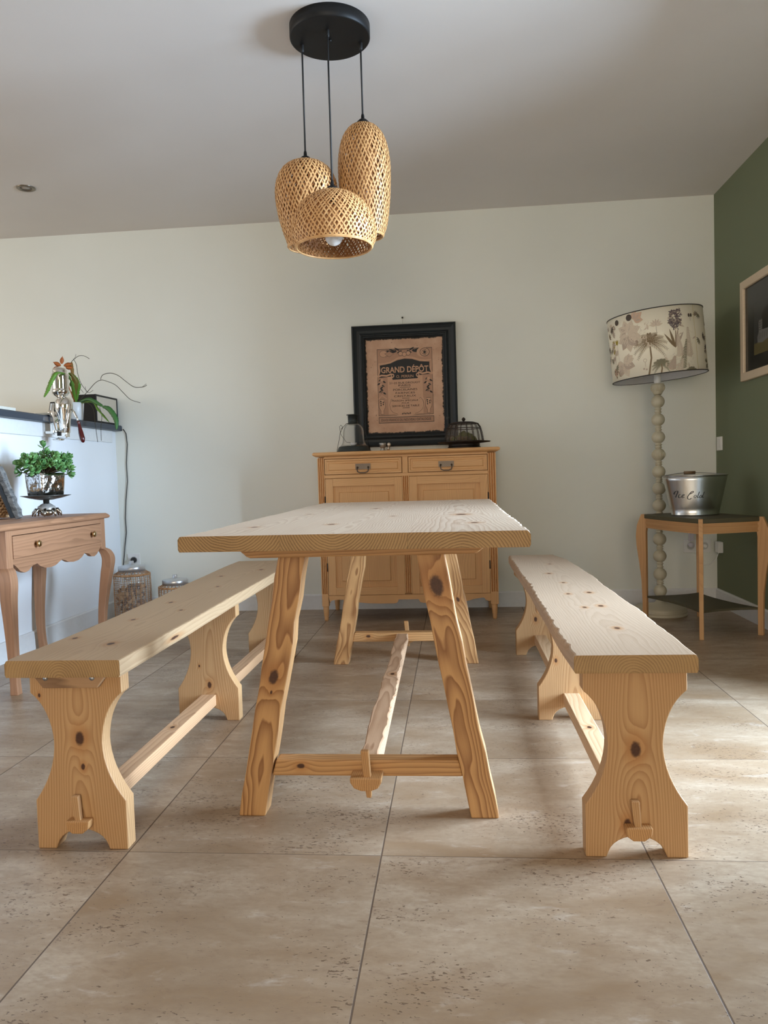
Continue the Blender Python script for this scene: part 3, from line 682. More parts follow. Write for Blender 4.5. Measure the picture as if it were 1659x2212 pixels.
b.tube([lc+Vector(q) for q in((-.104,0,.012),(-.085,-.01,.085),(-.078,-.01,.125),(-.082,-.008,.155),(-.074,-.008,.165),(-.066,-.01,.158),(-.066,-.01,.148),(-.072,-.01,.140))],.0016,6)
b.tube([lc+Vector(q) for q in((-.080,-.01,.115),(-.062,-.012,.150),(-.040,-.012,.172),(.0,-.034,.182),(.035,-.01,.172),(.060,0,.148),(.080,0,.09),(.100,0,.012))],.0016,6)
b.tube([lc+Vector(q) for q in((-.078,-.01,.115),(-.062,-.06,.095),(-.05,-.066,.08),(-.035,-.068,.058),(-.01,-.07,.055))],.0012,6)
b.build('wire_handle',iron,lan)
cc=Vector((-.418,4.56,ST)); cup=thing('egg_cup','small pewter cup with a round button lying against it on the sideboard','cup',cc)
b=MB(); b.lathe([(.016,0),(.017,.004),(.012,.010),(.011,.016),(.018,.022),(.021,.040),(.022,.047),(.019,.047),(.016,.03),(0,.028)],cc,24); b.build('bowl',plain('pewter',(.42,.41,.38),.38,.9),cup)
b=MB(); b.sphere(cc+Vector((.038,-.006,.036)),(.012,.007,.012),14,10); b.tube([cc+Vector((.033,0,.0)),cc+Vector((.035,0,.026))],.008,8); b.build('button',plain('aged_brass_button',(.55,.47,.38),.35,.8),cup)
kc=Vector((.068,4.635,ST)); clo=thing('wire_cloche','brown metal dome over moss standing on a thin round tray, right end of the sideboard','cloche',kc)
dk_m=plain('dark_brown_metal',(.035,.026,.022),.45,.6)
b=MB(); b.lathe([(.098,0),(.098,.010),(.094,.012),(.094,.030),(.155,.036),(.160,.041),(.155,.041),(0,.038)],kc,48); b.build('tray',dk_m,clo)
prof=[(.118,.041),(.114,.07),(.108,.10),(.100,.128),(.088,.146),(.06,.156),(.0,.160)]
b=MB()
for i in range(18):
    a=2*PI*i/18; b.tube([kc+Vector((r*math.cos(a),r*math.sin(a),z)) for r,z in prof],.0020,6)
for r,z in((.118,.043),(.103,.120)): b.tube([kc+Vector((r*math.cos(2*PI*i/40),r*math.sin(2*PI*i/40),z)) for i in range(41)],.0025,6,cap=False)
b.lathe([(.0,.158),(.088,.146),(.089,.149),(.06,.159),(0,.163)],kc,36); b.build('wire_dome',dk_m,clo)
b=MB(); b.lathe([(.004,.160),(.006,.164),(.011,.172),(.011,.178),(.006,.184),(0,.188)],kc,16); b.build('knob',dk_m,clo)
sg=NT('smoked_glass',.05); sg.color((.25,.2,.16)); sg.b.inputs['Alpha'].default_value=.22; sg=sg.mat
b=MB(); b.lathe([(r-.003,z) for r,z in prof[:-1]],kc,36,cap=False); b.build('dome_glass',sg,clo)
ms=plain('green_moss',(.09,.10,.02),.9); r_=random.Random(3); b=MB()
for i in range(34):
    a=r_.uniform(0,6.28); d=r_.uniform(0,.085); b.sphere(kc+Vector((d*math.cos(a),d*math.sin(a),.05+r_.uniform(0,.045)*(1-d/.1))),(r_.uniform(.012,.022),)*3,8,6,r_.randint(0,1),fn=lambda p:1+.2*math.sin(p.x*9)*math.sin(p.z*11))
mo=b.build('moss',[ms,plain('brown_moss',(.10,.065,.03),.9)],clo); mo['kind']='stuff'

# ---------------- pendant lamp ----------------
pc=Vector((-.41,2.853,H)); pl=thing('pendant_lamp','three woven bamboo shades hanging on black cords from a round black ceiling plate','pendant lamp',pc)
mb_=plain('matt_black_metal',(.006,.006,.006),.5,0,.3)
b=MB(); b.lathe([(.143,-.046),(.147,-.043),(.147,0),(0,0)],pc,64); b.lathe([(0,-.0465),(.143,-.046)],pc,64,cap=False); b.sphere(pc+Vector((.0,.0,-.05)),.006,10,8)
b.build('ceiling_plate',mb_,pl)
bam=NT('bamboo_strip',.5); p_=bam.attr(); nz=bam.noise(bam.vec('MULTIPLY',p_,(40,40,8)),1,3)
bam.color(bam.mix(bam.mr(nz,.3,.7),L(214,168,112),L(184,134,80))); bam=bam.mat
bam2=NT('bamboo_shaded_inner_strip',.6); bam2.color(L(158,106,58)); bam2=bam2.mat  # inner layer browner: shade inside the weave put into its colour
def prof_at(prof,t):
    s_=t*(len(prof)-1); i=min(int(s_),len(prof)-2); f=s_-i
    p0=prof[max(i-1,0)];p1=prof[i];p2=prof[i+1];p3=prof[min(i+2,len(prof)-1)]
    cr=lambda a,b_,c,d:.5*((2*b_)+(-a+c)*f+(2*a-5*b_+4*c-d)*f*f+(-a+3*b_-3*c+d)*f**3)
    return cr(p0[0],p1[0],p2[0],p3[0]),cr(p0[1],p1[1],p2[1],p3[1])
def shade(c,prof,top,N,turn,cord_top,sd):
    r_=random.Random(sd)
    # cord
    b=MB(); b.tube([cord_top,cord_top.lerp(c,.5),c+Vector((0,0,.03))],.0033,8); b.lathe([(.006,-.026),(.007,-.02),(.007,0)],cord_top,12)
    cord=b.build('cord',plain('black_cord',(.012,.012,.012),.7),pl)
    b=MB(); b.lathe([(.022,-.004),(.024,.002),(.023,.010),(.015,.018),(.007,.022),(.006,.034),(.004,.042)],c,24); sub(b.build('socket_cap',mb_,None),cord)
    # arc-length resample
    S=84; raw=[prof_at(prof,i/200) for i in range(201)]; ln=[0]
    for i in range(200): ln.append(ln[-1]+math.dist(raw[i],raw[i+1]))
    def q(t):
        l=t*ln[-1]; i=0
        lo,hi=0,200
        while hi-lo>1:
            m_=(lo+hi)//2
            if ln[m_]<=l: lo=m_
            else: hi=m_
        f=(l-ln[lo])/max(ln[hi]-ln[lo],1e-9); return raw[lo][0]+(raw[hi][0]-raw[lo][0])*f, raw[lo][1]+(raw[hi][1]-raw[lo][1])*f
    Q=[q(i/S) for i in range(S+1)]
    b=MB()
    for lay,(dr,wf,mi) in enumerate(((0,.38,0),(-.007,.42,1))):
        for dirn in(1,-1):
            for k in range(N):
                ph=2*PI*(k+.5*lay+r_.uniform(-.07,.07))/N; v=[];f=[];g=[]
                wob=r_.uniform(-.03,.03)
                for i in range(S+1):
                    t=i/S; rr,z=Q[i]; rr=max(rr+dr,.004)
                    a=ph+dirn*(turn*t+wob*math.sin(t*3))
                    wv=.0012*math.sin(PI*(turn*t*N/PI)+PI*k)*dirn
                    sp=2*PI*rr/N*wf*.5; sp=min(sp,.0055)
                    for s2 in(-1,1):
                        aa=a+s2*sp/rr; v.append(c+Vector(((rr+wv)*math.cos(aa),(rr+wv)*math.sin(aa),z))); g.append((k*.13+lay,s2*.01,t))
                for i in range(S): f.append([2*i,2*i+1,2*i+3,2*i+2])
                b.add(v,f,mi,False,g)
    # rim
    rr,z=Q[-1]; 
    for o_ in(0,-.005): b.tube([c+Vector(((rr+o_*.5)*math.cos(2*PI*i/48),(rr+o_*.5)*math.sin(2*PI*i/48),z+.001+o_*.6)) for i in range(49)],.0028,6,cap=False)
    b.tube([c+Vector((Q[0][0]*math.cos(2*PI*i/24),Q[0][0]*math.sin(2*PI*i/24),Q[0][1])) for i in range(25)],.003,6,cap=False)
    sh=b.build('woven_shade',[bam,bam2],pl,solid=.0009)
    b=MB(); b.lathe([(.018,-.01),(.018,-.05)],c,16); sub(b.build('bulb_socket',mb_,None),cord)
    b=MB(); b.sphere(c+Vector((0,0,prof[-1][1]*.62 if sd!=1 else -.150)),(.032,.032,.034),18,12)
    b.build('bulb',plain('white_opal_bulb',(.8,.79,.76),.25),pl)
zt=2.47
c1=at(660,350,2.93); shade(c1,[(.028,0),(.06,-.008),(.092,-.032),(.112,-.07),(.119,-.115),(.116,-.165),(.107,-.215),(.094,-.262),(.082,-.298),(.078,-.318)],0,48,1.55,Vector((-.519,2.876,zt)),5)
c2=at(784,270,2.95); shade(c2,[(.024,0),(.050,-.010),(.076,-.042),(.092,-.09),(.099,-.15),(.098,-.215),(.094,-.28),(.087,-.34),(.078,-.385),(.066,-.415)],0,44,1.95,Vector((-.302,2.892,zt)),6)
c3=at(718,415,2.68); shade(c3,[(.028,0),(.062,-.008),(.098,-.030),(.125,-.062),(.142,-.098),(.149,-.132),(.147,-.160),(.134,-.188)],0,58,1.15,Vector((-.410,2.793,zt)),1)

# ---------------- recessed downlight ----------------
dlc=Vector((-2.316,4.113,H)); dn=thing('downlight','round brushed metal recessed spotlight in the ceiling, upper left','ceiling light',dlc)
b=MB(); b.lathe([(.050,0),(.050,-.004),(.044,-.007),(.032,-.004),(.030,0)],dlc,40,cap=False); b.build('ring',plain('brushed_bronze_ring',(.22,.19,.15),.35,.8),dn)
b=MB(); b.lathe([(.031,-.001),(0,-.002)],dlc,32); b.build('lens',plain('frosted_lens',(.42,.38,.33),.3),dn)

# ---------------- floor lamp ----------------
lp=Vector((1.196,4.60,0)); fl=thing('floor_lamp','tall cream bobbin turned floor lamp with tilted botanical print shade near the corner','floor lamp',lp)
cream=plain('cream_painted_wood',L(186,178,154),.42)
b=MB(); b.lathe([(.150,0),(.150,.008),(.146,.010),(.146,.016),(.150,.018),(.149,.026),(.144,.028),(.146,.034),(.142,.042),(.136,.046),(.06,.060),(.03,.070),(.022,.085),(0,.085)],lp,56); b.build('base',cream,fl)
zs=[at(1428,y,4.6).z for y in(1276,1240,1201,1164.6)]+[at(1422,y,4.6).z for y in(1128,1092,1055.6,1019,982,944.5,906.6,867.6)]
pr=[(.016,.07)]
sp=.104
for i,z in enumerate(zs):
    nz_=zs[i+1] if i+1<len(zs) else z+sp
    pr+=[(.0165,z-.046),(.0205,z-.0455),(.0205,z-.0405),(.0165,z-.040),(.0152,z-.0345)]
    for a in range(-7,8):
        an=a/7*math.radians(66); pr.append((.0375*math.cos(an),z+.0375*math.sin(an)))
    pr+=[(.0152,z+.0345),(.0165,z+.040),(.0205,z+.0405),(.0205,z+.0455),(.0165,z+.046)]
pr=sorted(pr,key=lambda q_:q_[1])
topz=at(1420,837,4.6).z
pr+=[(.018,topz-.045),(.024,topz-.036),(.036,topz-.015),(.040,topz+.008),(.034,topz+.020),(.012,topz+.022),(.012,topz+.03)]
b=MB(); b.lathe(pr,lp,28); pole=b.build('pole',cream,fl)
# reeded ridges on two bobbins
for zc,R_ in((topz-.002,.039),(zs[8],.0375)):
    b=MB()
    for i in range(26):
        a=2*PI*i/26; b.tube([lp+Vector(((R_*math.cos(e)+.0003)*math.cos(a),(R_*math.cos(e)+.0003)*math.sin(a),zc+R_*.85*math.sin(e))) for e in(-.7,-.35,0,.35,.6)],[.0012,.002,.0024,.002,.0012],5)
    sub(b.build('reeding',cream,None),pole)
b=MB(); b.lathe([(.014,topz+.02),(.020,topz+.03),(.021,topz+.085),(.0,topz+.087)],lp,20); b.build('lamp_holder',plain('white_plastic',(.78,.78,.76),.35),fl)
sc_=Vector((lp.x-.002,4.60,1.565)); tilt=Matrix.Rotation(math.radians(-4.6),3,'Y'); R_=.262; hh=.180
def cyl(u,v,o,R0=R_):    # u: metres around from the side facing the room, v: height
    a=-PI/2+u/R0 -.10
    return sc_+tilt@Vector(((R0+o)*math.cos(a),(R0+o)*math.sin(a),v))
b=MB(); n=96; v=[];f=[]
for R0 in(R_,R_-.0022):
    for z in(-hh,hh):
        for i in range(n): a=2*PI*i/n; v.append(sc_+tilt@Vector((R0*math.cos(a),R0*math.sin(a),z)))
for i in range(n):
    j=(i+1)%n; f.append([i,j,n+j,n+i]); f.append([3*n+i,3*n+j,2*n+j,2*n+i]); f.append([i,2*n+i,2*n+j,j]); f.append([n+i,n+j,3*n+j,3*n+i])
cl=NT('cream_lampshade_fabric',.8); cl.color(L(240,232,210)); cl.b.inputs['Subsurface Weight'].default_value=0
b.add(v,f,0,True); b.f; shd=b.build('lamp_shade',[cl.mat,plain('white_shade_lining',(.8,.79,.8),.6)],fl)
for k,pg in enumerate(shd.data.polygons):
    if k%4==1: pg.material_index=1
for z in(-hh,hh):
    b=MB(); b.tube([sc_+tilt@Vector(((R_+.0005)*math.cos(2*PI*i/n),(R_+.0005)*math.sin(2*PI*i/n),z)) for i in range(n+1)],.0028,6,cap=False)
    sub(b.build('piping',plain('black_piping',(.03,.027,.025),.7),None),shd)
b=MB()
for i in range(3): a=2*PI*i/3+.5; b.tube([sc_+tilt@Vector((0,0,hh-.05)),sc_+tilt@Vector((R_*math.cos(a),R_*math.sin(a),hh-.004))],.002,6)
b.tube([(lp.x,lp.y,topz+.08),sc_+tilt@Vector((0,0,hh-.05))],.004,8); b.build('shade_carrier',plain('white_plastic',(.78,.78,.76),.35),fl)
# botanical print
G=Print(cyl,.02,0)
tp=ink('taupe_ink',L(178,160,142)); tp2=ink('pale_taupe_ink',L(206,190,168)); tdk=ink('brown_ink',L(126,106,78)); olv=ink('olive_ink',L(164,144,60)); plum=ink('plum_grey_ink',L(96,84,88)); ivk=ink('dark_brown_ink',L(72,60,50)); pin=ink('dusty_pink_ink',L(196,166,142)); gsh=ink('grey_green_ink',L(128,122,98)); lin=ink('fine_grey_ink',L(146,132,116))
k_=.525/202   # metres per photo pixel at the shade
def uv(x,y):  # pixel in the 1659 frame -> (u,v) on the shade
    p=at(x,y,4.36); d=tilt.inverted()@(p-sc_)
    s_=max(-.97,min(.97,d.x/R_)); a=math.asin(s_); return ((a+.10)*R_, (d.z)*1.0)
def palm(x,y,h,l,n,m,tm,tw,br=.010):
    G.k+=2
    u,v=uv(x,y); u2,v2=uv(x+1,y+h); v2=max(v2,-hh+.001)
    G.stroke([(u,v),(u+.002,(v+v2)/2),(u2,v2)],[tw*.8,tw,tw*1.15],tm)
    n=min(n,11)
    for i in range(n):
        a=-.65+(PI+1.3)*i/(n-1); dr=.35*math.cos(a)
        pts=[(u+l*t*math.cos(a),v+l*t*math.sin(a)*.9-l*.42*t*t) for t in[j/14 for j in range(15)]]
        G.stroke(pts,br*.5,m,True)
        for j in range(1,15):
            for s2 in(-1,1):
                aa=math.atan2(pts[j][1]-pts[j-1][1],pts[j][0]-pts[j-1][0])+s2*.85
                G.leaf(pts[j][0],pts[j][1],aa,l*.30*(1.15-j/18),br*.20,m,4)
def bigleaf(x,y,r,a0,n,m,m2,sp=2.2):
    u,v=uv(x,y)
    for i in range(n):
        a=a0+sp*(i/(n-1)-.5); G.k+=1; G.leaf(u,v,a,r*(1-.25*abs(i/(n-1)-.5)),r*.62,m if i%2 else (tp2 if m==tp else m)); G.k+=1; G.leaf(u+r*.12*math.cos(a),v+r*.12*math.sin(a),a,r*.55,r*.2,m2 if m2!=lin else tp2); G.k+=1; 
        G.stroke([(u,v),(u+r*.9*math.cos(a),v+r*.9*math.sin(a))],.0014,m2,True)
        for j in(.2,.33,.46,.58):
            for s2 in(-1,1): G.stroke([(u+r*j*math.cos(a),v+r*j*math.sin(a)),(u+r*(j+.14)*math.cos(a+s2*.20),v+r*(j+.14)*math.sin(a+s2*.20))],.0007,m2)
def clampv(): pass
bigleaf(1360,712,.070,2.2,4,tp2,tp,2.6); bigleaf(1362,716,.085,-.1,4,tp2,lin,2.4); bigleaf(1363,722,.09,-1.5,5,tp,lin,2.6); bigleaf(1372,688,.06,.6,3,pin,tp,1.6)
bigleaf(1330,695,.045,-2.0,4,tp,lin,3); bigleaf(1357,780,.085,-1.2,5,tp,lin,3.4); bigleaf(1362,777,.055,.7,2,tp2,lin,.9); bigleaf(1345,760,.045,1.3,2,tp2,lin,.8)
for x,y,r in((1343,688,.016),(1363,682,.018)): u,v=uv(x,y); G.disc(u,min(v,hh-r-.002),r,ivk)
for x,y in((1331,734),(1338,740),(1345,733),(1329,753)):
    u,v=uv(x,y); 
    for a in(1.2,1.57,1.95): G.leaf(u,v-.012,a,.034,.012,olv)
    G.stroke([(u,v-.01),(u+.004,v-.05),(u+.008,v-.10)],.0014,tp)
G.k+=1; u,v=uv(1337,797); G.disc(u,v,.026,pin,18,.022); G.k+=1; G.disc(u-.004,v+.002,.021,tdk,18,.017)
G.k+=1
for i in range(14): a=i*.45; G.leaf(u,v,a,.026,.005,ivk if i%3==0 else pin)
G.stroke([(u,v-.02),(u+.004,v-.035)],.010,tdk); G.stroke([(u+.028,v),(u+.036,v-.03)],.006,tdk)
palm(1403,738,80,.088,15,tdk,tdk,.0085); palm(1427,786,26,.048,13,gsh,tdk,.007); palm(1495,800,16,.040,11,gsh,ivk,.008)
G.k+=1; u,v=uv(1415,700)   # line-drawn flower
for a in range(7): G.leaf(u,v-.01,.15+a*.47,.036,.014,tp2); G.stroke([(u,v-.01),(u+.034*math.cos(.15+a*.47),v-.01+.034*math.sin(.15+a*.47))],.0010,plum)
G.stroke([(u,v-.012),(u,v-.03),(u+.002,v-.055)],.0018,lin)
G.k+=2; r_=random.Random(8)   # faint pencilled foliage between the plants
for i in range(120):
    x_,y_=r_.choice([(r_.uniform(1464,1500),r_.uniform(700,800)),(r_.uniform(1436,1470),r_.uniform(765,800)),(r_.uniform(1375,1400),r_.uniform(700,745))]); u,v=uv(x_,y_); a=r_.uniform(0,6.28); l=r_.uniform(.012,.03)
    G.stroke([(u,v),(u+l*.5*math.cos(a),v+l*.5*math.sin(a)),(u+l*math.cos(a+.6),v+l*math.sin(a+.6))],.0012,r_.choice([tp2,lin,tp]),True)
    if i%3==0: G.leaf(u,v,a,l*1.2,l*.35,tp2)
G.k+=2
u,v=uv(1456,692); r_=random.Random(5)   # hyacinth
for i in range(90):
    t=r_.random(); uu=u+r_.uniform(-1,1)*.030*(.8+.3*math.sin(t*3)); vv=min(hh-.008,v-.045+t*.10)
    for j in range(3): G.leaf(uu,vv,r_.uniform(0,6.28),.014,.005,plum if r_.random()<.7 else tp)
G.k+=1
for a,l in((2.15,.10),(1.0,.10),(1.35,.11),(1.8,.11)): G.leaf(*uv(1457,752),a,l,.014,tp if a<1.5 else tdk)
G.stroke([uv(1457,752),uv(1457,715)],.004,tdk)
def fern(x0,y0,x1,y1,w_,m,n=18):
    a=uv(x0,y0);c=uv(x1,y1); G.stroke([a,c],.002,m)
    an=math.atan2(c[1]-a[1],c[0]-a[0])
    for i in range(n):
        t=i/n; 
        for s2 in(-1,1): G.leaf(a[0]+(c[0]-a[0])*t,a[1]+(c[1]-a[1])*t,an+s2*1.0,w_*(1-t*.8),w_*.22,m,4)
G.k+=1; fern(1474,796,1482,732,.028,gsh); fern(1470,770,1462,722,.030,tp2); fern(1490,770,1485,705,.035,tp2); fern(1448,800,1456,770,.030,tp); fern(1466,802,1474,775,.024,tp2)
u,v=uv(1488,680); G.disc(u,v,.006,ivk,ry=.010); G.disc(u+.016,v,.006,ivk,ry=.010); G.stroke([(u+.008,v+.01),(u+.009,v-.03)],.0012,ivk)
u,v=uv(1395,778); G.ring(u,v,.009,.0015,tp,12); G.stroke([(u,v-.01),(u,v-.035)],.004,tp2); G.disc(u-.01,v-.045,.005,tp); G.disc(u+.004,v-.05,.005,tp)
u0=uv(1503,700)[0]; G.k+=2; G.stroke([(u0,-hh+.003),(u0,hh-.003)],.0035,ink('seam_tone',L(222,208,160)))
r_=random.Random(9)
for i in range(90):   # the rest of the way round
    u=u0+.01+r_.uniform(0,1.14); v=r_.uniform(-hh+.03,hh-.05); m=r_.choice([tp,gsh,tdk,tp2,ivk,lin]); a=r_.uniform(0,6.28)
    if u< u0+.16: m=r_.choice([gsh,tdk,ivk,lin])
    for j in range(5): 
        G.leaf(u,v,a+j*.5,.03,.009,m,5)
# keep everything inside the shade's height
for i,(pts,mi,k) in enumerate(G.items): G.items[i]=([(x,max(-hh+.0015,min(hh-.0015,y))) for x,y in pts],mi,k)
G.build('botanical_print',shd,'beige, olive and plum botanical print',.0003,.000008)

# ---------------- side table with bucket ----------------
tc=Vector((1.300,4.205,0)); uu=Vector((-.27,.963,0)).normalized(); vv=Vector((.963,.27,0)).normalized()
stt=thing('side_table','small wooden side table with dark green top and blade legs in the right corner','side table',tc)
S3=lambda a,c,z:tc+uu*a+vv*c+Vector((0,0,z))
olive=plain('dark_olive_laminate',(.080,.070,.040),.6,0,.3,bump=.15); 
wl_=wood(L(190,146,98),L(146,102,62),(.2,.2),120,contrast=.5,name='side_table_wood',stain=.5)
def outline(hl,hw,bu,n=8):
    p=[]
    for (a0,c0),(a1,c1) in (((-hl,-hw),(-hl,hw)),((-hl,hw),(hl,hw)),((hl,hw),(hl,-hw)),((hl,-hw),(-hl,-hw))):
        nx,ny=(a0+a1)/2,(c0+c1)/2; l=math.hypot(nx,ny)
        for i in range(n): t=i/n; q=bu*4*t*(1-t); p.append((a0+(a1-a0)*t+nx/l*q,c0+(c1-c0)*t+ny/l*q))
    return p
b=MB(); b.prism(outline(.272,.172,.012),.580,.603,lambda a,c,z:S3(a,c,z)); b.build('tabletop',olive,stt,bevel=.003)
b=MB()
for z0,z1,d in((.573,.580,0),(.562,.573,-.004),(.548,.562,0),(.535,.548,-.004),(.527,.535,0)): b.prism(outline(.268+d,.168+d,.012),z0,z1,lambda a,c,z:S3(a,c,z),0,lambda p:Vector((p.x+p.y,p.z,0)))
b.build('grooved_apron',wl_,stt)
b=MB(); b.prism(outline(.262,.162,-.030),.128,.140,lambda a,c,z:S3(a,c,z)); b.build('shelf',olive,stt,bevel=.002)
for sa in(-1,1):
    for sc2 in(-1,1):
        cn=S3(.262*sa,.162*sc2,0); out=(uu*sa*.262+vv*sc2*.162).normalized(); side=Vector((-out.y,out.x,0))
        prf=[(.0,0),(.026,0),(.026,.10),(.030,.22),(.042,.32),(.058,.42),(.062,.48),(.055,.54),(.036,.585),(.028,.603),(-.004,.603),(-.004,.53),(.0,.50)]
        b=MB(); b.prism([(x-.004,z) for x,z in prf],-.0105,.0105,lambda u,z,w_:cn+out*u+side*w_+Vector((0,0,z)),0,lambda p:Vector((p.z,p.x,p.y)))
        b.build('leg',wl_,stt,bevel=.002)
bk=Vector((1.292,4.245,.6035)); bu=thing('ice_bucket','oval galvanised steel ice bucket with black script lettering on the side table','bucket',bk)
gal=NT('galvanised_steel',.27,1); gal.color(gal.mix(gal.mr(gal.noise(gal.vec('MULTIPLY',gal.pos(),(1,1,.3)),22,2),.3,.7),(.50,.51,.50),(.60,.60,.59))); gal.bump(gal.noise(gal.vec('MULTIPLY',gal.pos(),(6,6,1)),5,2),.05,.01); gal=gal.mat
bd=Vector((1,.02,0)).normalized(); be=Vector((-.02,1,0))
def bpt(a,z,o=0):
    t=z/.213; rx=.121+(.168-.121)*t+o; ry=.085+(.118-.085)*t+o
    return bk+bd*rx*math.cos(a)+be*ry*math.sin(a)+Vector((0,0,z))
n=72; v=[];f=[]
lv=[(0,.004),(.006,.0),(.010,.0)]+[(.213*i/8,0) for i in range(1,9)]
rows=[(0.002,.003),(.004,.0015),(.010,.0015),(.012,0)]+[(.012+.200*i/8,0) for i in range(1,9)]
for z,o in rows: v+=[bpt(2*PI*i/n,z,o) for i in range(n)]
m_=len(rows)
for z,o in rows[::-1]: v+=[bpt(2*PI*i/n,max(z,.008),o-.0018) for i in range(n)]
for k in range(2*m_-1):
    for i in range(n): f.append([k*n+i,k*n+(i+1)%n,(k+1)*n+(i+1)%n,(k+1)*n+i])
f.append([i for i in range(n)][::-1]); f.append([(2*m_-1)*n+i for i in range(n)])
b=MB(); b.add(v,f,0,True); b.tube([bpt(2*PI*i/n,.212,.0) for i in range(n+1)],.0028,8,cap=False); bb_=b.build('body',gal,bu)
b=MB(); pts=[bpt(PI,.213,.006)]
for i in range(1,12): t=i/12; q_=bpt(PI+PI*0,.0); pts.append(bk+bd*(-.168+.336*t)+be*(.085*math.sin(PI*t))+Vector((0,0,.213+.014*math.sin(PI*t))))
pts.append(bpt(0,.213,.006)); b.tube(pts,.0018,6); 
hd=b.build('wire_handle',plain('steel_wire',(.25,.25,.25),.35,1),bu)
b=MB(); b.tube([pts[6]+(pts[5]-pts[7]).normalized()*-.030,pts[6]+(pts[5]-pts[7]).normalized()*.030],.0085,14); sub(b.build('grip',plain('varnished_wood_grip',L(112,88,60),.5),None),hd)
# script lettering: photo pixels -> angle on the bucket
def bf(u,v,o):
    a=-PI/2+math.asin(max(-.98,min(.98,u))); return bpt(a,v,.0006+o)
LT=Print(bf,.012,0)
bi=ink('black_script_ink',(.012,.012,.012),.5)
def buv(x,y):
    p=at(x,y,4.15); z=p.z-bk.z; t=z/.213; rx=.121+.047*t; return ((p.x-bk.x)/rx, z)
def scr(pts,w_=.0030):
    q=[buv(1420+x*180/1659,1010+y*180/1659) for x,y in pts]
    # smooth
    o=[]
    for i in range(len(q)-1):
        p0=q[max(i-1,0)];p1=q[i];p2=q[i+1];p3=q[min(i+2,len(q)-1)]
        for j in range(5):
            f_=j/5; o.append(tuple(.5*((2*p1[c])+(-p0[c]+p2[c])*f_+(2*p0[c]-5*p1[c]+4*p2[c]-p3[c])*f_*f_+(-p0[c]+3*p1[c]-3*p2[c]+p3[c])*f_**3) for c in(0,1)))
    o.append(q[-1])
    # widths: stretch u into metres
    st=[(a*.145,c) for a,c in o]; n_=len(st); Lp=[];Rp=[]
    for i,(x,y) in enumerate(st):
        a=st[max(i-1,0)];c=st[min(i+1,n_-1)];dx,dy=c[0]-a[0],c[1]-a[1];l=math.hypot(dx,dy) or 1
        ww=w_*(.55+.6*abs(dy)/l)
        Lp.append(((x-dy/l*ww/2)/.145,y+dx/l*ww/2));Rp.append(((x+dy/l*ww/2)/.145,y-dx/l*ww/2))
    if bi not in LT.mats: LT.mats.append(bi)
    for i in range(n_-1): LT.items.append(([Rp[i],Rp[i+1],Lp[i+1],Lp[i]],0,0))
scr([(372,540),(374,505),(395,478),(425,475),(422,515),(408,560),(400,600)],.0036)
scr([(478,540),(455,545),(445,580),(455,605),(485,590)]); scr([(500,585),(525,565),(540,545),(525,538),(505,560),(500,590),(515,605),(545,590)])
scr([(640,530),(660,520),(700,490),(695,472),(665,485),(625,540),(600,590),(610,625),(640,635),(670,610)],.0038)
scr([(750,550),(725,560),(720,590),(735,602),(755,590),(762,562),(750,550)]); scr([(820,480),(805,520),(790,570),(790,600),(810,590)])
scr([(870,555),(845,550),(825,580),(835,602),(860,590),(880,555)]); scr([(918,480),(900,530),(885,575),(888,600),(910,585)])
LT.build('script_lettering',bb_,None,.0,0)

# ---------------- picture on the green wall ----------------
pg=thing('framed_picture','pale wooden framed dark picture of a striped animal on the green wall','framed picture',(XR,4.05,1.33))
gy0,gy1,gz0,gz1=3.66,4.437,1.325,1.868
oakp=wood(L(206,186,158),L(170,146,116),(.3,.3),100,contrast=.3,name='limed_oak')
fpr=[(0,.002),(0,.022),(.003,.025),(.042,.025),(.045,.020),(.045,.010)]
ring_frame(gy0,gy1,gz0,gz1,fpr,lambda y,z,h:(XR-h,y,z),oakp,pg,'frame')
b=MB(); b.box((XR-.012,gy0+.044,gz0+.044),(XR-.004,gy1-.044,gz1-.044)); pc_=b.build('canvas',plain('near_black_mount',(.012,.012,.013),.22),pg)
A=Print(lambda u,v,o:(XR-.0122-o,gy1-.045-u,gz0+.045+v),.05)
gr1=ink('slate_paint',(.030,.031,.032),.3); och=ink('ochre_paint',(.10,.078,.03),.3); drk=ink('arch_shadow_paint',(.010,.010,.010),.3); st1=ink('pale_fur_paint',(.15,.145,.135),.3)
def q4(u0,v0,u1,v1,m): A.poly([(u0,v0),(u1,v0),(u1,v1),(u0,v1)],m)
q4(.12,.075,.60,.345,gr1); q4(.12,.075,.60,.135,och)
A.poly([(.22,.14),(.45,.14),(.45,.26)]+[(.335+.115*math.cos(a),.26+.05*math.sin(a)) for a in[PI*i/10 for i in range(1,10)]]+[(.22,.26)],drk)
A.poly([(.17,.135),(.165,.165),(.185,.19),(.18,.235),(.192,.25),(.21,.245),(.226,.25),(.23,.225),(.225,.195),(.30,.19),(.40,.185),(.42,.14),(.38,.132),(.30,.14),(.23,.128)],st1)
for i in range(9): A.stroke([(.19+.022*i,.185-.004*(i%2)),(.186+.024*i,.15)],.004,drk)
for i in range(4): A.stroke([(.186,.20+.012*i),(.205,.196+.012*i),(.224,.20+.012*i)],.003,drk)
A.build('painted_scene',pc_)
b=MB(); b.tube([(XR-.004,4.26,gz1+.01),(XR-.012,4.24,gz1+.002)],.003); b.build('hanger',iron,pg)

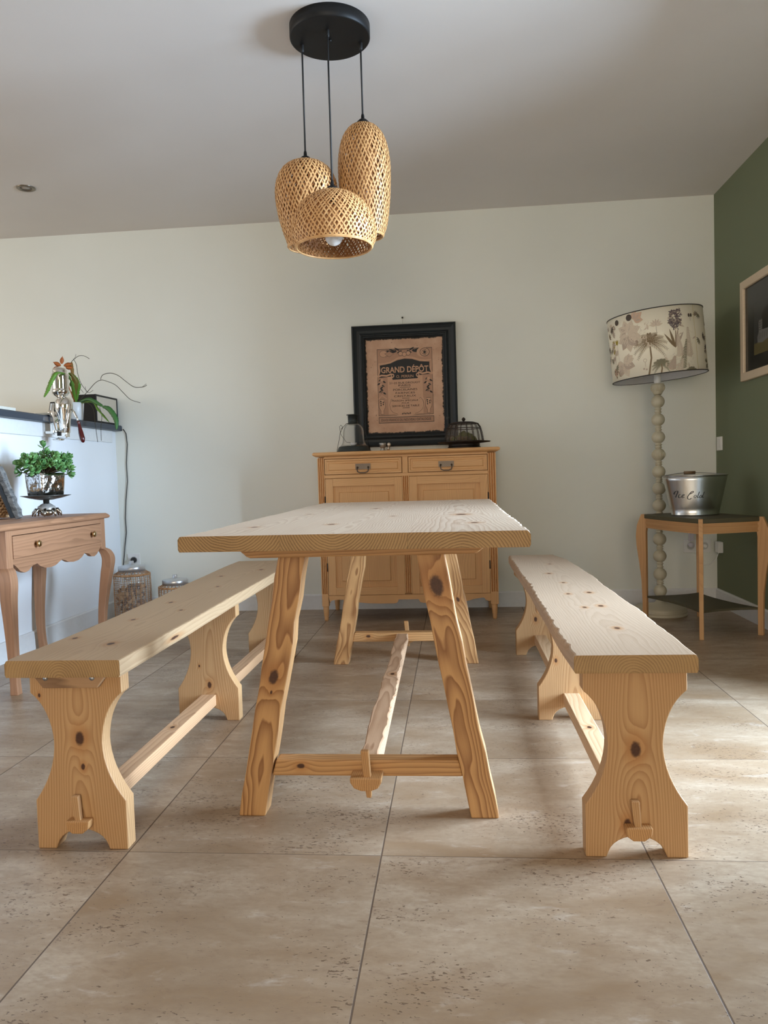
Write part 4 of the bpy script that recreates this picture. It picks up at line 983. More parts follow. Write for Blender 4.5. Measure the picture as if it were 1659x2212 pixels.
# ---------------- switches, sockets, plugs ----------------
wp=plain('white_switch_plastic',(.78,.77,.74),.3)
def plate(name,label,cat,M_,w_,h_,gangs=1,hole=True):
    t=thing(name,label,cat,M_(0,0,0))
    b=MB(); P0=[M_(x,y,0) for x,y in((-w_/2,-h_/2),(w_/2,-h_/2),(w_/2,h_/2),(-w_/2,h_/2))]
    b.prism([(-w_/2,-h_/2),(w_/2,-h_/2),(w_/2,h_/2),(-w_/2,h_/2)],0,.009,lambda u,v,w2:M_(u,v,w2)); b.build('cover_plate',wp,t,bevel=.002)
    if hole:
        for g_ in range(gangs):
            xo=(g_-(gangs-1)/2)*w_/gangs
            b=MB(); n=28; ri=[(.023,.0095),(.0215,.0095),(.020,-.001),(0,-.001)]
            v=[];f=[]
            for r,z in ri: v+=[M_(xo+r*math.cos(2*PI*i/n),r*math.sin(2*PI*i/n),z) for i in range(n)]
            v=[Vector(p) for p in v]
            # shallow dish standing just proud of the plate
            v=[]
            for r,z in((.0235,.0092),(.0215,.0108),(.0195,.0095),(.0,.0094)): v+=[M_(xo+r*math.cos(2*PI*i/n),r*math.sin(2*PI*i/n),z) for i in range(n)]
            for k in range(3):
                for i in range(n): f.append([k*n+i,k*n+(i+1)%n,(k+1)*n+(i+1)%n,(k+1)*n+i])
            b.add(v,f,0,True)
            b.build('socket_well',plain('grey_white_plastic',(.55,.55,.53),.4),t)
    else:
        b=MB(); b.prism([(-w_*.33,-h_*.33),(w_*.33,-h_*.33),(w_*.33,h_*.33),(-w_*.33,h_*.33)],.009,.012,lambda u,v,w2:M_(u,v,w2)); b.build('rocker',wp,t,bevel=.001)
    return t
back=lambda cx,cz:(lambda u,v,w_:Vector((cx+u,YB-w_,cz+v))); right=lambda cy,cz:(lambda u,v,w_:Vector((XR-w_,cy-u,cz+v)))
plate('power_socket','white single power socket with a black plug on the back wall beside the half wall','socket',back(-2.143,.352),.083,.083)
plate('power_socket','white double power socket low on the back wall behind the side table','socket',back(1.505,.367),.165,.083,2)
plate('light_switch','white light switch on the green wall beside the corner','light switch',right(4.838,.998),.083,.083,1,False)
t=thing('charger','white plug-in charger with a looping white lead low on the green wall','charger',(XR,4.84,.365))
b=MB(); b.box((XR-.030,4.800,.330),(XR,4.862,.398)); b.build('charger_body',wp,t,bevel=.004)
b=MB(); b.tube([(XR-.02,4.83,.331),(XR-.03,4.84,.29),(XR-.06,4.86,.255),(XR-.10,4.88,.25),(XR-.125,4.885,.28),(1.545-.02,4.89,.35),(1.545,4.90,.367)],.0028,8); b.lathe([(.012,0),(.012,.03),(.006,.034)],(1.545,YB-.011,.367),14,M=Matrix.Rotation(PI/2,3,'X')); b.build('lead',wp,t)
t=b=MB(); b.lathe([(.017,0),(.017,.028),(.010,.036),(0,.037)],(1.462,YB-.0112,.375),18,M=Matrix.Rotation(PI/2,3,'X')); b.box((1.448,YB-.035,.40),(1.478,YB-.0125,.455))
tag(b.build('plug',plain('pale_lilac_plastic',(.60,.57,.62),.4),bevel=.003),'pale plug in the left half of the double socket behind the side table','plug')
cab=thing('power_cable','thin black cable hanging down the back wall from the end of the ledge','cable',(-2.15,4.9,.37))
b=MB(); b.tube([at(x,y,YB-.006) for x,y in((266,927),(272,936),(275,960),(273,1000),(275.5,1040),(272,1080),(271,1120),(273,1150),(270,1180),(268,1205),(266,1226),(270,1250),(280,1255),(287,1235),(290,1216),(292,1210))]+[Vector((-2.143,YB-.030,.352))],.0028,8)
b.build('lead',plain('black_cord',(.012,.012,.012),.7),cab)
b=MB(); b.lathe([(.019,0),(.019,.012),(.012,.020),(.009,.034),(0,.036)],(-2.143,YB-.0112,.352),18,M=Matrix.Rotation(PI/2,3,'X')); b.build('plug',plain('black_plastic',(.012,.012,.012),.35),cab)

# ---------------- console table ----------------
WL,WD=L(168,124,92),L(112,78,54)
ct=thing('console_table','reddish brown wooden console table with one drawer and cabriole legs against the half wall','console table',(-2.03,3.4,0))
cw=lambda i,p=(.3,.3),c=.4:wood(WL,WD,p,55,contrast=c*.8,name='console_wood',warp=.05,stain=.7,seed=5.5*i,wl=1.6,sharp=1.6)
gyl=lambda p:Vector((p.y,p.x,p.z)); CT=.715
ox0,ox1,oy0,oy1=-2.232,-1.806,2.86,3.862
v=[];f=[]
for d,z in((-.012,.688),(-.004,.690),(.0,.698),(-.004,.706),(-.012,.7125),(-.016,.715)):
    v+=[(ox0,oy0-d,z),(ox1+d,oy0-d,z),(ox1+d,oy1+d,z),(ox0,oy1+d,z)]
for k in range(5):
    for i in range(4): f.append([k*4+i,k*4+(i+1)%4,(k+1)*4+(i+1)%4,(k+1)*4+i])
f+=[[3,2,1,0],[20,21,22,23]]
b=MB(); b.add(v,f,0,False,[gyl(Vector(p)) for p in v]); b.build('tabletop',cw(1,(-2.0,.55),.8),ct,bevel=.0015)
CX=-1.832; cy0,cy1=2.955,3.850
b=MB(); 
b.box((-2.215,cy0+.045,.53),(CX-.010,cy0+.055,.688),0,lambda p:Vector((p.x,p.y,p.z))); b.box((-2.215,cy0+.012,.53),(CX-.03,cy0+.03,.688)); b.box((-2.215,cy1-.03,.53),(CX-.03,cy1-.012,.688)); b.box((-2.228,cy0+.02,.53),(-2.216,cy1-.02,.688),0,gyl)
b.box((-2.215,cy0+.03,.556),(CX-.012,cy1-.03,.566),0,gyl); b.build('carcass',cw(2),ct)
b=MB(); b.box((CX-.018,cy0+.05,.664),(CX-.003,cy1-.045,.688),0,gyl); b.build('top_rail',cw(3,(-1.9,.6)),ct)
b=MB(); b.box((CX-.020,cy0+.053,.567),(CX+.002,cy1-.050,.661),0,gyl); dr_=b.build('drawer',cw(4,(-1.80,.45),.75),ct,bevel=.002)
kb=plain('polished_brass',(.55,.40,.20),.22,1)
for y in (3.175,3.690):
    b=MB(); b.lathe([(.006,0),(.006,.010),(.013,.014),(.0155,.020),(.012,.025),(0,.027)],(CX+.001,y,.616),20,M=Matrix.Rotation(PI/2,3,'Y')); sub(b.build('knob',kb,None,'round brass knob'),dr_)
ya,yb=cy0+.05,cy1-.045; mid=(ya+yb)/2; hw_=(yb-ya)/2
def sc_prof(t):  # t 0 (end) .. 1 (middle)
    pts=[(0,.545),(.05,.535),(.12,.512),(.20,.500),(.28,.503),(.34,.518),(.345,.526),(.40,.520),(.42,.526),(.46,.528),(.52,.512),(.62,.500),(.74,.497),(.86,.502),(.93,.514),(1,.520)]
    for (a,c),(d,e) in zip(pts,pts[1:]):
        if a<=t<=d: return c+(e-c)*(t-a)/(d-a)
    return .5
low=[(mid-hw_+hw_*i/24,sc_prof(i/24)) for i in range(25)]+[(mid+hw_*i/24,sc_prof(1-i/24)) for i in range(1,25)]
b=MB(); b.prism(low+[(yb,.566),(ya,.566)],CX-.020,CX-.002,lambda u,v_,w_:(w_,u,v_),0,gyl); b.build('scalloped_apron',cw(5,(-1.82,.30),.8),ct)
for sx,x,Wx in ((1,CX-.022,1),(-1,-2.205,-1)):
    for sy,y in ((-1,cy0+.026),(1,cy1-.024)):
        dx=.030*(1 if sx>0 else -.0); dy=.030*sy
        ix=-.018*sx; 
        path=[(x,y,.688),(x,y,.56),(x,y,.532),(x+dx*.55,y+dy*.55,.520),(x+dx*.95,y+dy*.95,.490),(x+dx,y+dy,.455),(x+dx*.75,y+dy*.75,.40),(x+dx*.5,y+dy*.25,.32),(x+dx*.25,y-dy*.3,.22),(x+dx*.15,y-dy*.6,.12),(x+dx*.25,y-dy*.5,.05),(x+dx*.4,y-dy*.35,0)]
        if sx<0: path=[(px_ + (.022*max(0,1-pz_/.45)),py_,pz_) for px_,py_,pz_ in path]
        sec=[.0225,.0225,.0225,.024,.0255,.0255,.0245,.0215,.0185,.0165,.0160,.0175]
        P2=[Vector(q_) for q_ in path[:3]]; S2=[(q_,q_) for q_ in sec[:3]]
        for i in range(2,len(path)-1):
            p0,p1,p2,p3=[Vector(path[min(k_,len(path)-1)]) for k_ in(i-1,i,i+1,i+2)]
            if i==2: p0=p1
            for j in range(1,6):
                f_=j/5; P2.append(.5*((2*p1)+(-p0+p2)*f_+(2*p0-5*p1+4*p2-p3)*f_*f_+(-p0+3*p1-3*p2+p3)*f_**3)); q_=sec[i]+(sec[i+1]-sec[i])*f_; S2.append((q_,q_))
        b=MB(); b.sweep(P2,S2,(1,0,0),(0,1,0),0,None,False)
        b.build('leg',cw(6+sx+sy,(.05,.06),.5),ct,bevel=.004,seg=3)

# ---------------- crab stand, pot and succulent ----------------
PX,PY=-1.985,3.56
silv=plain('tarnished_silver',(.50,.48,.43),.18,1,bump=.25,bs=120); dsil=plain('dark_oxidised_silver',(.10,.095,.085),.35,.9,bump=.3)
sd_=thing('crab_stand','silver crab footed pedestal dish carrying the succulent on the console table','pedestal dish',(PX,PY,CT))
b=MB(); b.lathe([(.014,.060),(.014,.082),(.03,.083),(.075,.092),(.112,.103),(.116,.1055),(.075,.0965),(.0,.090)],(PX,PY,CT),48)
b.build('dish',dsil,sd_)
b=MB(); b.sphere((PX,PY,CT+.038),(.043,.040,.028),24,14,fn=lambda p:1+.06*math.sin(p.x*14)*math.sin(p.y*13)+.05*math.sin(p.z*16)); b.build('crab_body',plain('grey_rock_crystal',(.42,.41,.39),.25,.35,bump=.6,bs=160),sd_)
b=MB(); b.sphere((PX+.012,PY-.022,CT+.022),(.034,.026,.018),20,10)
for i in range(8):
    a=2*PI*i/8+.35; d=Vector((math.cos(a),math.sin(a),0)); c0=Vector((PX,PY,CT))
    b.tube([c0+d*.026+Vector((0,0,.034)),c0+d*.050+Vector((0,0,.036)),c0+d*.062+Vector((0,0,.022)),c0+d*.066+Vector((0,0,.004))],[.009,.010,.008,.004],8,flat=.7)
b.build('crab_legs',silv,sd_)
hp=thing('potted_succulent','bushy green jade succulent in a hammered square silver pot on the crab stand','potted plant',(PX,PY,CT+.1055))
ham=NT('hammered_silver',.12,1); ham.color((.62,.61,.60)); gq=ham.pos(); vn=ham.n('ShaderNodeTexVoronoi'); vn.feature='SMOOTH_F1'; vn.inputs['Scale'].default_value=26; ham.put(vn.inputs['Vector'],gq); ham.bump(ham.math('ADD',ham.math('MULTIPLY',vn.outputs['Distance'],1.0),ham.noise(gq,30,2)),.55,.012); ham=ham.mat
ang=math.radians(-28); ex=Vector((math.cos(ang),math.sin(ang),0)); ey=Vector((-ex.y,ex.x,0)); z0=CT+.1056
def rsq(h,r_=.014,n=5):
    o=[]
    for (cx_,cy_,a0) in ((h-r_,h-r_,0),(-h+r_,h-r_,PI/2),(-h+r_,-h+r_,PI),(h-r_,-h+r_,3*PI/2)):
        for i in range(n): a=a0+PI/2*i/(n-1); o.append((cx_+r_*math.cos(a),cy_+r_*math.sin(a)))
    return o
b=MB(); v=[];f=[]; hs=[(.062,0),(.0645,.03),(.0665,.06),(.068,.09),(.0685,.108),(.066,.108),(.064,.085),(0.062,.08)]
for h_,z in hs:
    for x,y in rsq(h_): v.append(Vector((PX,PY,z0+z))+ex*x+ey*y)
m_=20
for k in range(len(hs)-1):
    for i in range(m_): f.append([k*m_+i,k*m_+(i+1)%m_,(k+1)*m_+(i+1)%m_,(k+1)*m_+i])
f.append(list(range(m_))[::-1]); f.append([7*m_+i for i in range(m_)])
b.add(v,f,0,True); b.build('pot',ham,hp)
gl=NT('jade_leaf',.38); gn=gl.noise(gl.pos(),45,2); gl.color(gl.mix(gl.mr(gn,.3,.7),L(58,104,56),L(116,160,92))); gl=gl.mat
stm=plain('woody_stem',L(74,60,44),.8)
def sleaf(b,p,d,n_,l,w_,th,mi=0):
    """fleshy obovate leaf"""
    d=d.normalized(); n_=(n_-d*n_.dot(d)).normalized(); s_=d.cross(n_); v=[];f=[]; S=7
    for i in range(S+1):
        t=i/S; ww=w_*(t**.75)*math.sqrt(max(0,1-t**5))*1.05+.0008; tt=th*math.sin(PI*min(1,t*.9+.08)); bend=n_*(l*.22*t*t)
        c=p+d*l*t+bend
        for a in range(6): an=2*PI*a/6; v.append(c+s_*ww*math.cos(an)+n_*tt*math.sin(an))
    for i in range(S):
        for a in range(6): f.append([i*6+a,i*6+(a+1)%6,(i+1)*6+(a+1)%6,(i+1)*6+a])
    f.append([S*6+a for a in range(6)]); b.add(v,f,mi,True)
r_=random.Random(12); b=MB(); bs_=MB(); pt=Vector((PX,PY,z0+.085))
tips=[]
for i in range(62):
    a=r_.uniform(0,2*PI); e=r_.uniform(0,1)
    rad=.106*math.sqrt(e); hh_=.120*(1-(rad/.150)**2)*r_.uniform(.25,1)+.016
    tips.append(Vector((rad*math.cos(a),rad*math.sin(a),hh_)))
tips+= [Vector((.0,.0,.155)),Vector((-.06,-.05,.10)),Vector((.10,.04,.10)),Vector((-.10,-.05,.07)),Vector((.112,.03,.045)),Vector((.095,.06,.015)),Vector((-.10,-.05,.03)),Vector((.0,-.055,.05)),Vector((.03,-.06,.06)),Vector((-.03,-.05,.045)),Vector((.05,-.04,.075)),Vector((-.045,-.06,.07))]
for q_ in tips:
    e=pt+q_; m0=pt+Vector((q_.x*.35,q_.y*.35,q_.z*.45+.005)); bs_.tube([pt,m0,e],[.004,.003,.0022],6)
    dirn=(e-m0).normalized()
    for j in range(8):
        a=j*2.4+r_.uniform(-.3,.3); u_=dirn.orthogonal().normalized(); w_=dirn.cross(u_)
        out=(u_*math.cos(a)+w_*math.sin(a)); d=(out*(1.1-.10*j)+dirn*(.25+.13*j)).normalized()
        sleaf(b,e-dirn*(.012-.0018*j),d,dirn-out*.3,r_.uniform(.030,.042)*(1-.04*j),r_.uniform(.0115,.0155),.003)
bs_.build('stems',stm,hp); lv_=b.build('leaves',gl,hp); lv_['kind']='stuff'

# ---------------- bark frame and basket at the left end of the console ----------------
bf_=thing('bark_frame','rough grey bark covered frame leaning back on the console table beside the succulent','frame',(-2.05,3.28,CT))
bark=NT('grey_bark',.8); bq=bark.pos(); nb=bark.noise(bark.vec('MULTIPLY',bq,(40,40,60)),1,5,.7); bark.color(bark.mix(bark.mr(nb,.35,.65),L(62,62,62),L(128,126,122))); bark.bump(nb,.9,.006); bark=bark.mat
th_=math.radians(21); F0=Vector((-2.030,3.400,CT+.004)); Uz=Vector((-math.sin(th_),0,math.cos(th_))); Nx=Vector((math.cos(th_),0,math.sin(th_)))
r_=random.Random(4)
def barkbar(p0,p1,hu,hw,U,W,N=14):
    b=MB(); secs=[];path=[]
    for k in range(N+1):
        path.append(p0.lerp(p1,k/N)+U*r_.uniform(-.002,.002)); secs.append((hu*r_.uniform(.85,1.15),hw*r_.uniform(.85,1.15)))
    b.sweep(path,secs,U,W); return b
barkbar(F0,F0+Uz*.26,.014,.018,Nx,Vector((0,1,0))).build('side_bar',bark,bf_,bevel=.004)
barkbar(F0+Vector((0,-.26,0)),F0+Vector((0,-.26,0))+Uz*.26,.014,.018,Nx,Vector((0,1,0))).build('side_bar',bark,bf_,bevel=.004)
barkbar(F0+Uz*.246,F0+Uz*.246+Vector((0,-.26,0)),.013,.016,Nx,Uz).build('top_bar',bark,bf_,bevel=.004)
b=MB(); b.sweep([F0+Vector((0,-.020,0))-Nx*.016+Uz*.01,F0+Vector((0,-.020,0))-Nx*.016+Uz*.25],[(.004,.020)]*2,Nx,(0,1,0)); b.build('black_lining',plain('black_lining',(.012,.012,.012),.6),bf_)
kc2=Vector((-2.166,3.445,CT+.068)); kbk=thing('woven_basket','small round basket of coiled straw behind the bark frame on the console table','basket',kc2-Vector((0,0,.068)))
st_=NT('coiled_straw',.7); sq=st_.noise(st_.vec('MULTIPLY',st_.pos(),(1,1,1)),120,2); st_.color(st_.mix(st_.mr(sq,.35,.65),L(146,106,68),L(214,178,134))); st_=st_.mat
b=MB()
for k in range(9):
    t=-1+2*(k+.5)/9; rr=.066*math.sqrt(max(.12,1-t*t*.8)); z=kc2.z+t*.060
    for i in range(22):
        a=2*PI*(i+.5*(k%2))/22; d=Vector((-math.sin(a),math.cos(a),.45)).normalized()
        c=Vector((kc2.x+rr*math.cos(a),kc2.y+rr*math.sin(a),z)); b.tube([c-d*.011,c-d*.004+Vector((math.cos(a),math.sin(a),0))*.002,c+d*.004+Vector((math.cos(a),math.sin(a),0))*.002,c+d*.011],[.0035,.0068,.0068,.0035],6)
b.build('coils',st_,kbk); b=MB(); b.lathe([(.03,-.056),(.055,-.04),(.061,0),(.055,.04),(.045,.05)],kc2,28,cap=False); b.lathe([(.0,-.058),(.03,-.056)],kc2,28,cap=False); b.build('lining',plain('dark_straw',L(96,66,42),.9),kbk)

# ---------------- things on the ledge ----------------
LZ=1.2497
chrome=plain('polished_chrome',(.78,.77,.74),.07,1); red=plain('dark_red_varnished_wood',L(72,16,16),.18)
gt=at(133,905,4.02); gr=thing('coffee_lever_machine','chrome hand lever coffee machine with dark red handle clamped to the ledge','coffee machine',(gt.x-.05,4.02,LZ))
def pz(y,x=133): return at(x,y,4.02).z
ax_=at(131,850,4.02).x
b=MB(); cc_=(ax_,4.02,0)
b.lathe([(.0,pz(793)),(.020,pz(794)),(.036,pz(798)),(.039,pz(802)),(.037,pz(806)),(.043,pz(808)),(.046,pz(812)),(.044,pz(817)),(.043,pz(840)),(.043,pz(842)),(.046,pz(844)),(.044,pz(849)),(.034,pz(854)),(.020,pz(858)),(.012,pz(862))],cc_,40); b.build('boiler',chrome,gr)
b=MB(); bx=at(140,880,4.02).x; c2_=(bx,4.01,0)
b.lathe([(.010,pz(858)),(.030,pz(860)),(.042,pz(866)),(.047,pz(876)),(.044,pz(886)),(.036,pz(897)),(.031,pz(910)),(.029,pz(925)),(.027,pz(936)),(.0,pz(937))],c2_,40); b.build('piston_housing',chrome,gr)
b=MB()
for sx in(-1,1): b.tube([(bx+sx*.044,3.985,pz(874)),(bx+sx*.046,3.975,pz(890)),(bx+sx*.036,3.965,pz(915)),(bx+sx*.024,3.96,pz(936))],[.005,.006,.006,.005],8)
b.box((bx-.030,3.955,pz(946)),(bx+.038,3.99,pz(936))); b.sphere((bx+.034,3.955,pz(944)),.009,10,8); b.build('yoke',chrome,gr,bevel=.003)
b=MB(); b.box((bx-.014,3.950,pz(943)),(bx+.006,3.956,pz(934))); b.build('yoke_slot',mb_,gr)
b=MB(); b.tube([at(155,884,3.99),at(160,890,3.98),at(166,902,3.97),at(169,912,3.97)],[.005,.0055,.0055,.005],8); lev=b.build('lever',chrome,gr)
b=MB(); h0,h1=at(169,910,3.97),at(180,956,3.96); b.tube([h0.lerp(h1,t) for t in(0,.06,.08,.3,.55,.8,.95,1)],[.0085,.0095,.0085,.0095,.013,.014,.010,.004],14); sub(b.build('lever_handle',red,None,'dark red turned wooden grip'),lev)
b=MB(); b.tube([(bx-.01,4.02,pz(900)),(-2.20,4.02,LZ+.018)],.014,10); b.box((-2.262,3.985,LZ+.0005),(-2.165,4.055,LZ+.014)); b.box((-2.183,3.995,1.150),(-2.163,4.045,LZ+.014)); b.box((-2.216,4.0,1.150),(-2.165,4.04,1.164))
b.lathe([(.034,1.166),(.034,1.200),(.040,1.203),(.040,1.209),(0,1.210)],(-2.148,4.02,0),24); b.build('clamp',chrome,gr,bevel=.002)
b=MB(); b.tube([(-2.150,4.015,1.168),(-2.150,4.015,1.118)],.005,8); b.sphere((-2.150,4.015,1.116),(.034,.018,.008),18,8)
b.tube([(-2.168,4.0,1.152),(-2.14,3.985,1.150),(-2.115,3.975,1.152),(-2.095,3.965,1.156)],[.008,.012,.010,.007],10,flat=.6); b.build('clamp_screw',chrome,gr)
# remote-like dark panel behind it
ns=thing('small_frame','small dark and white framed panel on the ledge behind the coffee machine','frame',(-2.235,4.12,LZ))
P0=at(112,900,4.12)
b=MB(); b.prism([(0,0),(.052,0),(.062,.085),(.018,.085)],4.118,4.128,lambda u,v_,w_:(-2.262+u,w_,LZ+v_)); b.build('panel',mb_,ns,bevel=.002)
b=MB(); b.prism([(.008,.008),(.018,.008),(.030,.077),(.022,.077)],4.1165,4.1182,lambda u,v_,w_:(-2.262+u,w_,LZ+v_)); b.prism([(.024,.008),(.030,.008),(.040,.077),(.034,.077)],4.1165,4.1182,lambda u,v_,w_:(-2.262+u,w_,LZ+v_)); b.build('white_stripes',wp,ns)
# black deep picture box
bx0,bx1,by0,by1,bz1=-2.318,-2.196,4.575,4.880,1.424
bt=thing('shadow_box','deep black box frame with a beige picture on the far end of the ledge','box frame',(-2.25,4.72,LZ))
b=MB(); b.box((bx0,by0,LZ),(bx1-.004,by1,bz1)); b.build('box',mb_,bt,bevel=.004)
ring_frame(by0,by1,LZ,bz1,[(0,0),(0,.006),(.003,.008),(.009,.008),(.011,.005),(.011,.002)],lambda y,z,h:(bx1-.006+h,y,z),mb_,bt,'rim')
b=MB(); b.box((bx1-.0045,by0+.008,LZ+.008),(bx1-.002,by1-.008,bz1-.008)); pcb=b.build('picture',plain('beige_picture_paper',(.50,.44,.35),.5),bt)
# white pot with trailing orchid cactus
wc=Vector((-2.240,4.40,LZ)); ca=thing('orchid_cactus','trailing orchid cactus with brown and green flat stems in a white pot on the ledge','potted plant',wc)
b=MB(); b.lathe([(.036,0),(.040,.004),(.0455,.06),(.049,.104),(.0465,.106),(.044,.10),(.0,.095)],wc,36); b.build('pot',plain('white_glazed_pot',(.68,.70,.70),.35),ca)
g1=plain('bright_cactus_green',L(92,136,44),.5); g2=plain('olive_cactus_brown',L(112,98,40),.6); g3=plain('rust_leaf',L(166,92,42),.6); g4=plain('deep_cactus_green',L(62,112,56),.45); sk=plain('dark_thin_stem',L(58,58,42),.7)
def flat_stem(b,pts,w_,mi,notch=.35,sp=.012):
    """notched flat cactus stem along a 3-D path, with a thicker midrib"""
    pts=[Vector(p) for p in pts]; Q=[]
    for i in range(len(pts)-1):
        p0=pts[max(i-1,0)];p1=pts[i];p2=pts[i+1];p3=pts[min(i+2,len(pts)-1)]
        for j in range(10):
            f_=j/10; Q.append(.5*((2*p1)+(-p0+p2)*f_+(2*p0-5*p1+4*p2-p3)*f_*f_+(-p0+3*p1-3*p2+p3)*f_**3))
    Q.append(pts[-1]); n_=len(Q); v=[];f=[]; Lc=0; vd=(pts[0]-EYEP).normalized()
    for i,p in enumerate(Q):
        if i: Lc+=(p-Q[i-1]).length
        t=i/(n_-1); tan=(Q[min(i+1,n_-1)]-Q[max(i-1,0)]).normalized(); s_=tan.cross(Vector((.35,-.85,.2))).normalized(); nn_=tan.cross(s_)
        ww=w_*math.sin(PI*min(1,t*.92+.06))**.6*(1-notch*((Lc/sp)%1))
        v+=[p-s_*ww,p+nn_*.0018,p+s_*ww,p-nn_*.0018]
    for i in range(n_-1):
        for a in range(4): f.append([i*4+a,i*4+(a+1)%4,(i+1)*4+(a+1)%4,(i+1)*4+a])
    f+=[[3,2,1,0],[(n_-1)*4+a for a in range(4)]]; b.add(v,f,mi,True)
A_=lambda x,y,Y=4.3:at(x,y,Y)
tp_=Vector((-2.235,4.395,LZ+.10))
b=MB()
flat_stem(b,[tp_,A_(160,848,4.36),A_(164,825,4.33),A_(152,805,4.3)],.018,1)
flat_stem(b,[tp_,A_(166,850,4.37),A_(168,832,4.35),A_(160,815,4.33),A_(148,806,4.3)],.019,0); flat_stem(b,[tp_,A_(158,840,4.33),A_(150,818,4.2),A_(138,806,4.0),A_(124,806,3.9)],.015,0)
flat_stem(b,[A_(138,806,4.0),A_(122,806,3.90),A_(110,826,3.88),A_(102,845,3.88),A_(95,858,3.88)],.013,0,.35)
flat_stem(b,[tp_,A_(160,850,4.38),A_(158,820,4.36),A_(155,790,4.34),A_(155,782,4.33)],.012,2)
flat_stem(b,[tp_,A_(190,862,4.36),A_(212,872,4.33),A_(222,878,4.32)],.014,3,.25); flat_stem(b,[A_(222,878,4.32),A_(236,884,4.30),A_(250,905,4.28),A_(252,928,4.27)],.017,3,.2)
flat_stem(b,[tp_,A_(200,868,4.36),A_(212,885,4.33),A_(236,912,4.3)],.009,0)
b.build('flat_stems',[g1,g2,plain('dry_brown_stem',L(140,104,50),.7),g4],ca)
b=MB()
for (a0,l,px,py) in ((2.7,.048,131,790),(3.35,.040,128,795),(1.45,.045,133,786),(.25,.052,138,790),(.0,.045,142,794)):
    c=A_(px,py,4.18); n0=b; d=CR*math.cos(a0)+CU*math.sin(a0); s_=CR*-math.sin(a0)+CU*math.cos(a0); v=[];f=[]
    for i in range(7):
        t=i/6; ww=.0125*math.sin(PI*min(1,t+.08))**.8; v+=[c+d*l*t-s_*ww-fw*.004*t,c+d*l*t+fw*-.003,c+d*l*t+s_*ww,c+d*l*t+fw*.002]
    for i in range(6):
        for a in range(4): f.append([i*4+a,i*4+(a+1)%4,(i+1)*4+(a+1)%4,(i+1)*4+a])
    b.add(v,f,0,True)
b.tube([tp_,A_(150,840,4.3),A_(138,795,4.2)],.003,6); b.build('rust_leaves',g3,ca,'rust brown star of leaves')
b=MB()
def sm(pts):
    o=[]; pts=[Vector(p) for p in pts]
    for i in range(len(pts)-1):
        p0=pts[max(i-1,0)];p1=pts[i];p2=pts[i+1];p3=pts[min(i+2,len(pts)-1)]
        for j in range(5): f_=j/5; o.append(.5*((2*p1)+(-p0+p2)*f_+(2*p0-5*p1+4*p2-p3)*f_*f_+(-p0+3*p1-3*p2+p3)*f_**3))
    return o+[pts[-1]]
for pl_,r0 in (([(171,866),(190,845),(205,828),(218,821),(232,824),(250,832),(266,848),(282,863),(303,870)],.0018),([(217,820),(222,810),(238,806),(255,811),(272,824),(290,836),(308,836),(317,832)],.0018),
    ([(190,848),(176,830),(168,808),(165,788),(160,778),(158,775)],.0016),([(154,782),(160,776),(170,769),(182,769),(193,775)],.0016),([(180,848),(172,838),(162,830)],.0012),([(187,846),(193,848),(201,843)],.0012),
    ([(176,868),(192,872),(202,885),(205,910),(211,955)],.0016),([(215,880),(220,900),(218,925),(219,952)],.0016),([(160,776),(163,770),(164,765)],.001),([(306,837),(316,829)],.001),([(186,846),(184,835)],.001)):
    b.tube(sm([A_(x,y,4.38-.0006*abs(x-175)) for x,y in pl_]),r0,6)
b.build('thin_stems',sk,ca)
# flat pale box at the left end of the ledge
b=MB(); b.box((-2.34,3.50,LZ),(-2.225,3.745,LZ+.020)); tag(b.build('pale_box',plain('cream_card',(.62,.60,.52),.7),bevel=.002),'flat pale box lying on the ledge at the left edge of the view','box')

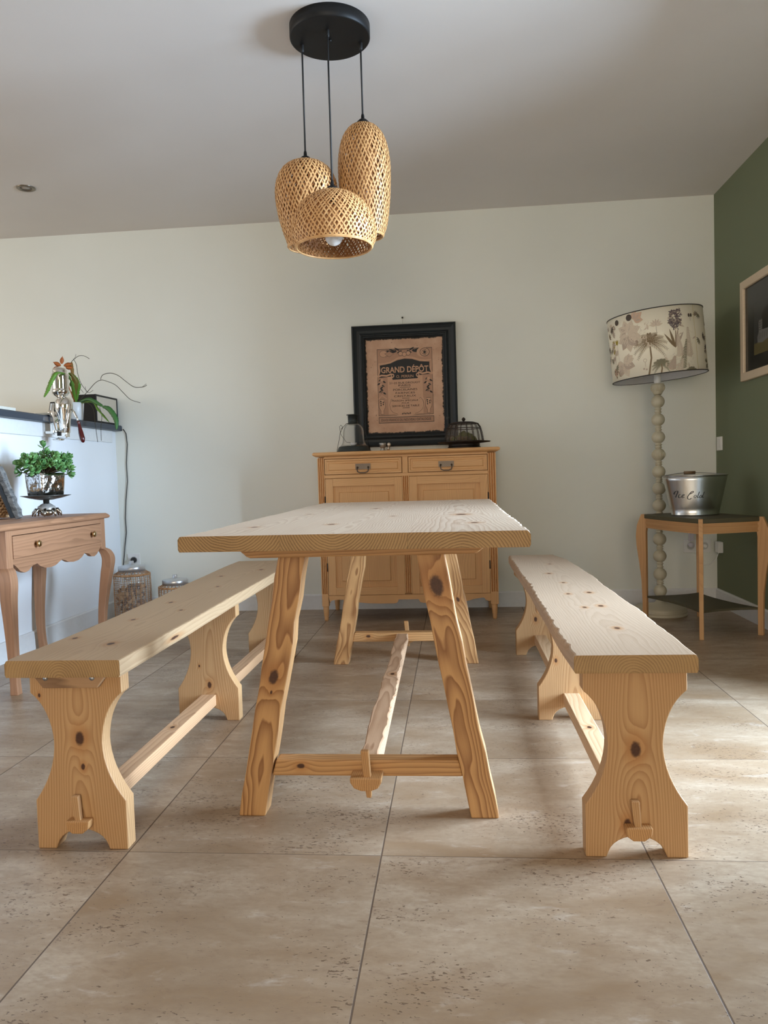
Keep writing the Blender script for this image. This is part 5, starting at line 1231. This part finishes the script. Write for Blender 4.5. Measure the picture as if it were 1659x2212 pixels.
# ---------------- rattan jars ----------------
jg=NT('jar_glass',.03); jg.b.inputs['Alpha'].default_value=.16; jg.color((.8,.85,.85)); jg=jg.mat
rat=NT('rattan',.6); rat.color(rat.mix(rat.mr(rat.noise(rat.pos(),60,2),.35,.65),L(192,148,104),L(156,112,72))); rat=rat.mat; alu=plain('brushed_aluminium_lid',(.62,.63,.65),.35,.9)
def jar(c,R0,Hh,rl,label,fill,sd):
    t=thing('rattan_jar',label,'jar',c,'rattan covered glass jars on the floor')
    prof=[(R0*.80,0),(R0*.97,.012),(R0,.04),(R0*1.0,Hh*.86),(R0*.93,Hh*.94),(rl*.98,Hh),(rl*.95,Hh+.008)]
    b=MB(); b.lathe([(r-.003,z+.002) for r,z in prof],c,40,cap=False); b.lathe([(0,.003),(R0*.80,.003)],c,40,cap=False); b.build('glass_jar',jg,t)
    b=MB(); r_=random.Random(sd)
    for i in range(26):
        a=2*PI*i/26; b.tube([c+Vector((math.cos(a+.02*math.sin(z*60))*r,math.sin(a+.02*math.sin(z*60))*r,z)) for r,z in [prof_at(prof[:-1],k/26) for k in range(27)]],.0023,5,flat=.6)
    nr=int(Hh/.0135)
    for k in range(1,nr):
        z=Hh*k/nr; r=R0 if z<Hh*.86 else R0*(1-.9*(z/Hh-.86)); 
        if z<.04: r=R0*(.97+.03*z/.04)
        b.tube([c+Vector(((r+.0012*math.sin(i*PI/1.5))*math.cos(2*PI*i/52),(r+.0012*math.sin(i*PI/1.5))*math.sin(2*PI*i/52),z+r_.uniform(-.001,.001))) for i in range(53)],.0012,5,cap=False)
    for z,q_ in((Hh*.93,.007),(.01,.006)): 
        r=R0*.95; b.tube([c+Vector((r*math.cos(2*PI*i/40),r*math.sin(2*PI*i/40),z)) for i in range(41)],q_,6,cap=False)
    b.build('rattan_cover',rat,t)
    b=MB(); b.lathe([(rl,Hh-.002),(rl,Hh+.026),(rl-.004,Hh+.031),(.02,Hh+.040),(.014,Hh+.042),(.014,Hh+.058),(.012,Hh+.061),(0,Hh+.062)],c,40); b.build('lid',alu,t)
    if fill:
        b=MB()
        for i in range(150):
            a=r_.uniform(0,2*PI); d=math.sqrt(r_.random())*(R0-.022); z=.016+r_.random()*fill
            p=c+Vector((d*math.cos(a),d*math.sin(a),z)); dd=Vector((r_.uniform(-1,1),r_.uniform(-1,1),r_.uniform(-1,1))).normalized()*.015; b.tube([p-dd,p+dd],.009,8,r_.choice([0,0,1,2]))
        o=b.build('corks',[plain('pale_cork',L(200,160,118),.9),plain('dark_wine_cork',L(96,58,44),.9),plain('brown_cork',L(150,104,70),.9)],t); o['kind']='stuff'
jar(Vector((-2.035,4.62,0)),.112,.315,.083,'tall rattan wrapped glass jar of corks with a silver lid, left of the smaller jar',.20,2)
jar(Vector((-1.765,4.64,0)),.104,.222,.080,'short rattan wrapped glass jar with a silver lid, mostly hidden behind the left bench',0,3)
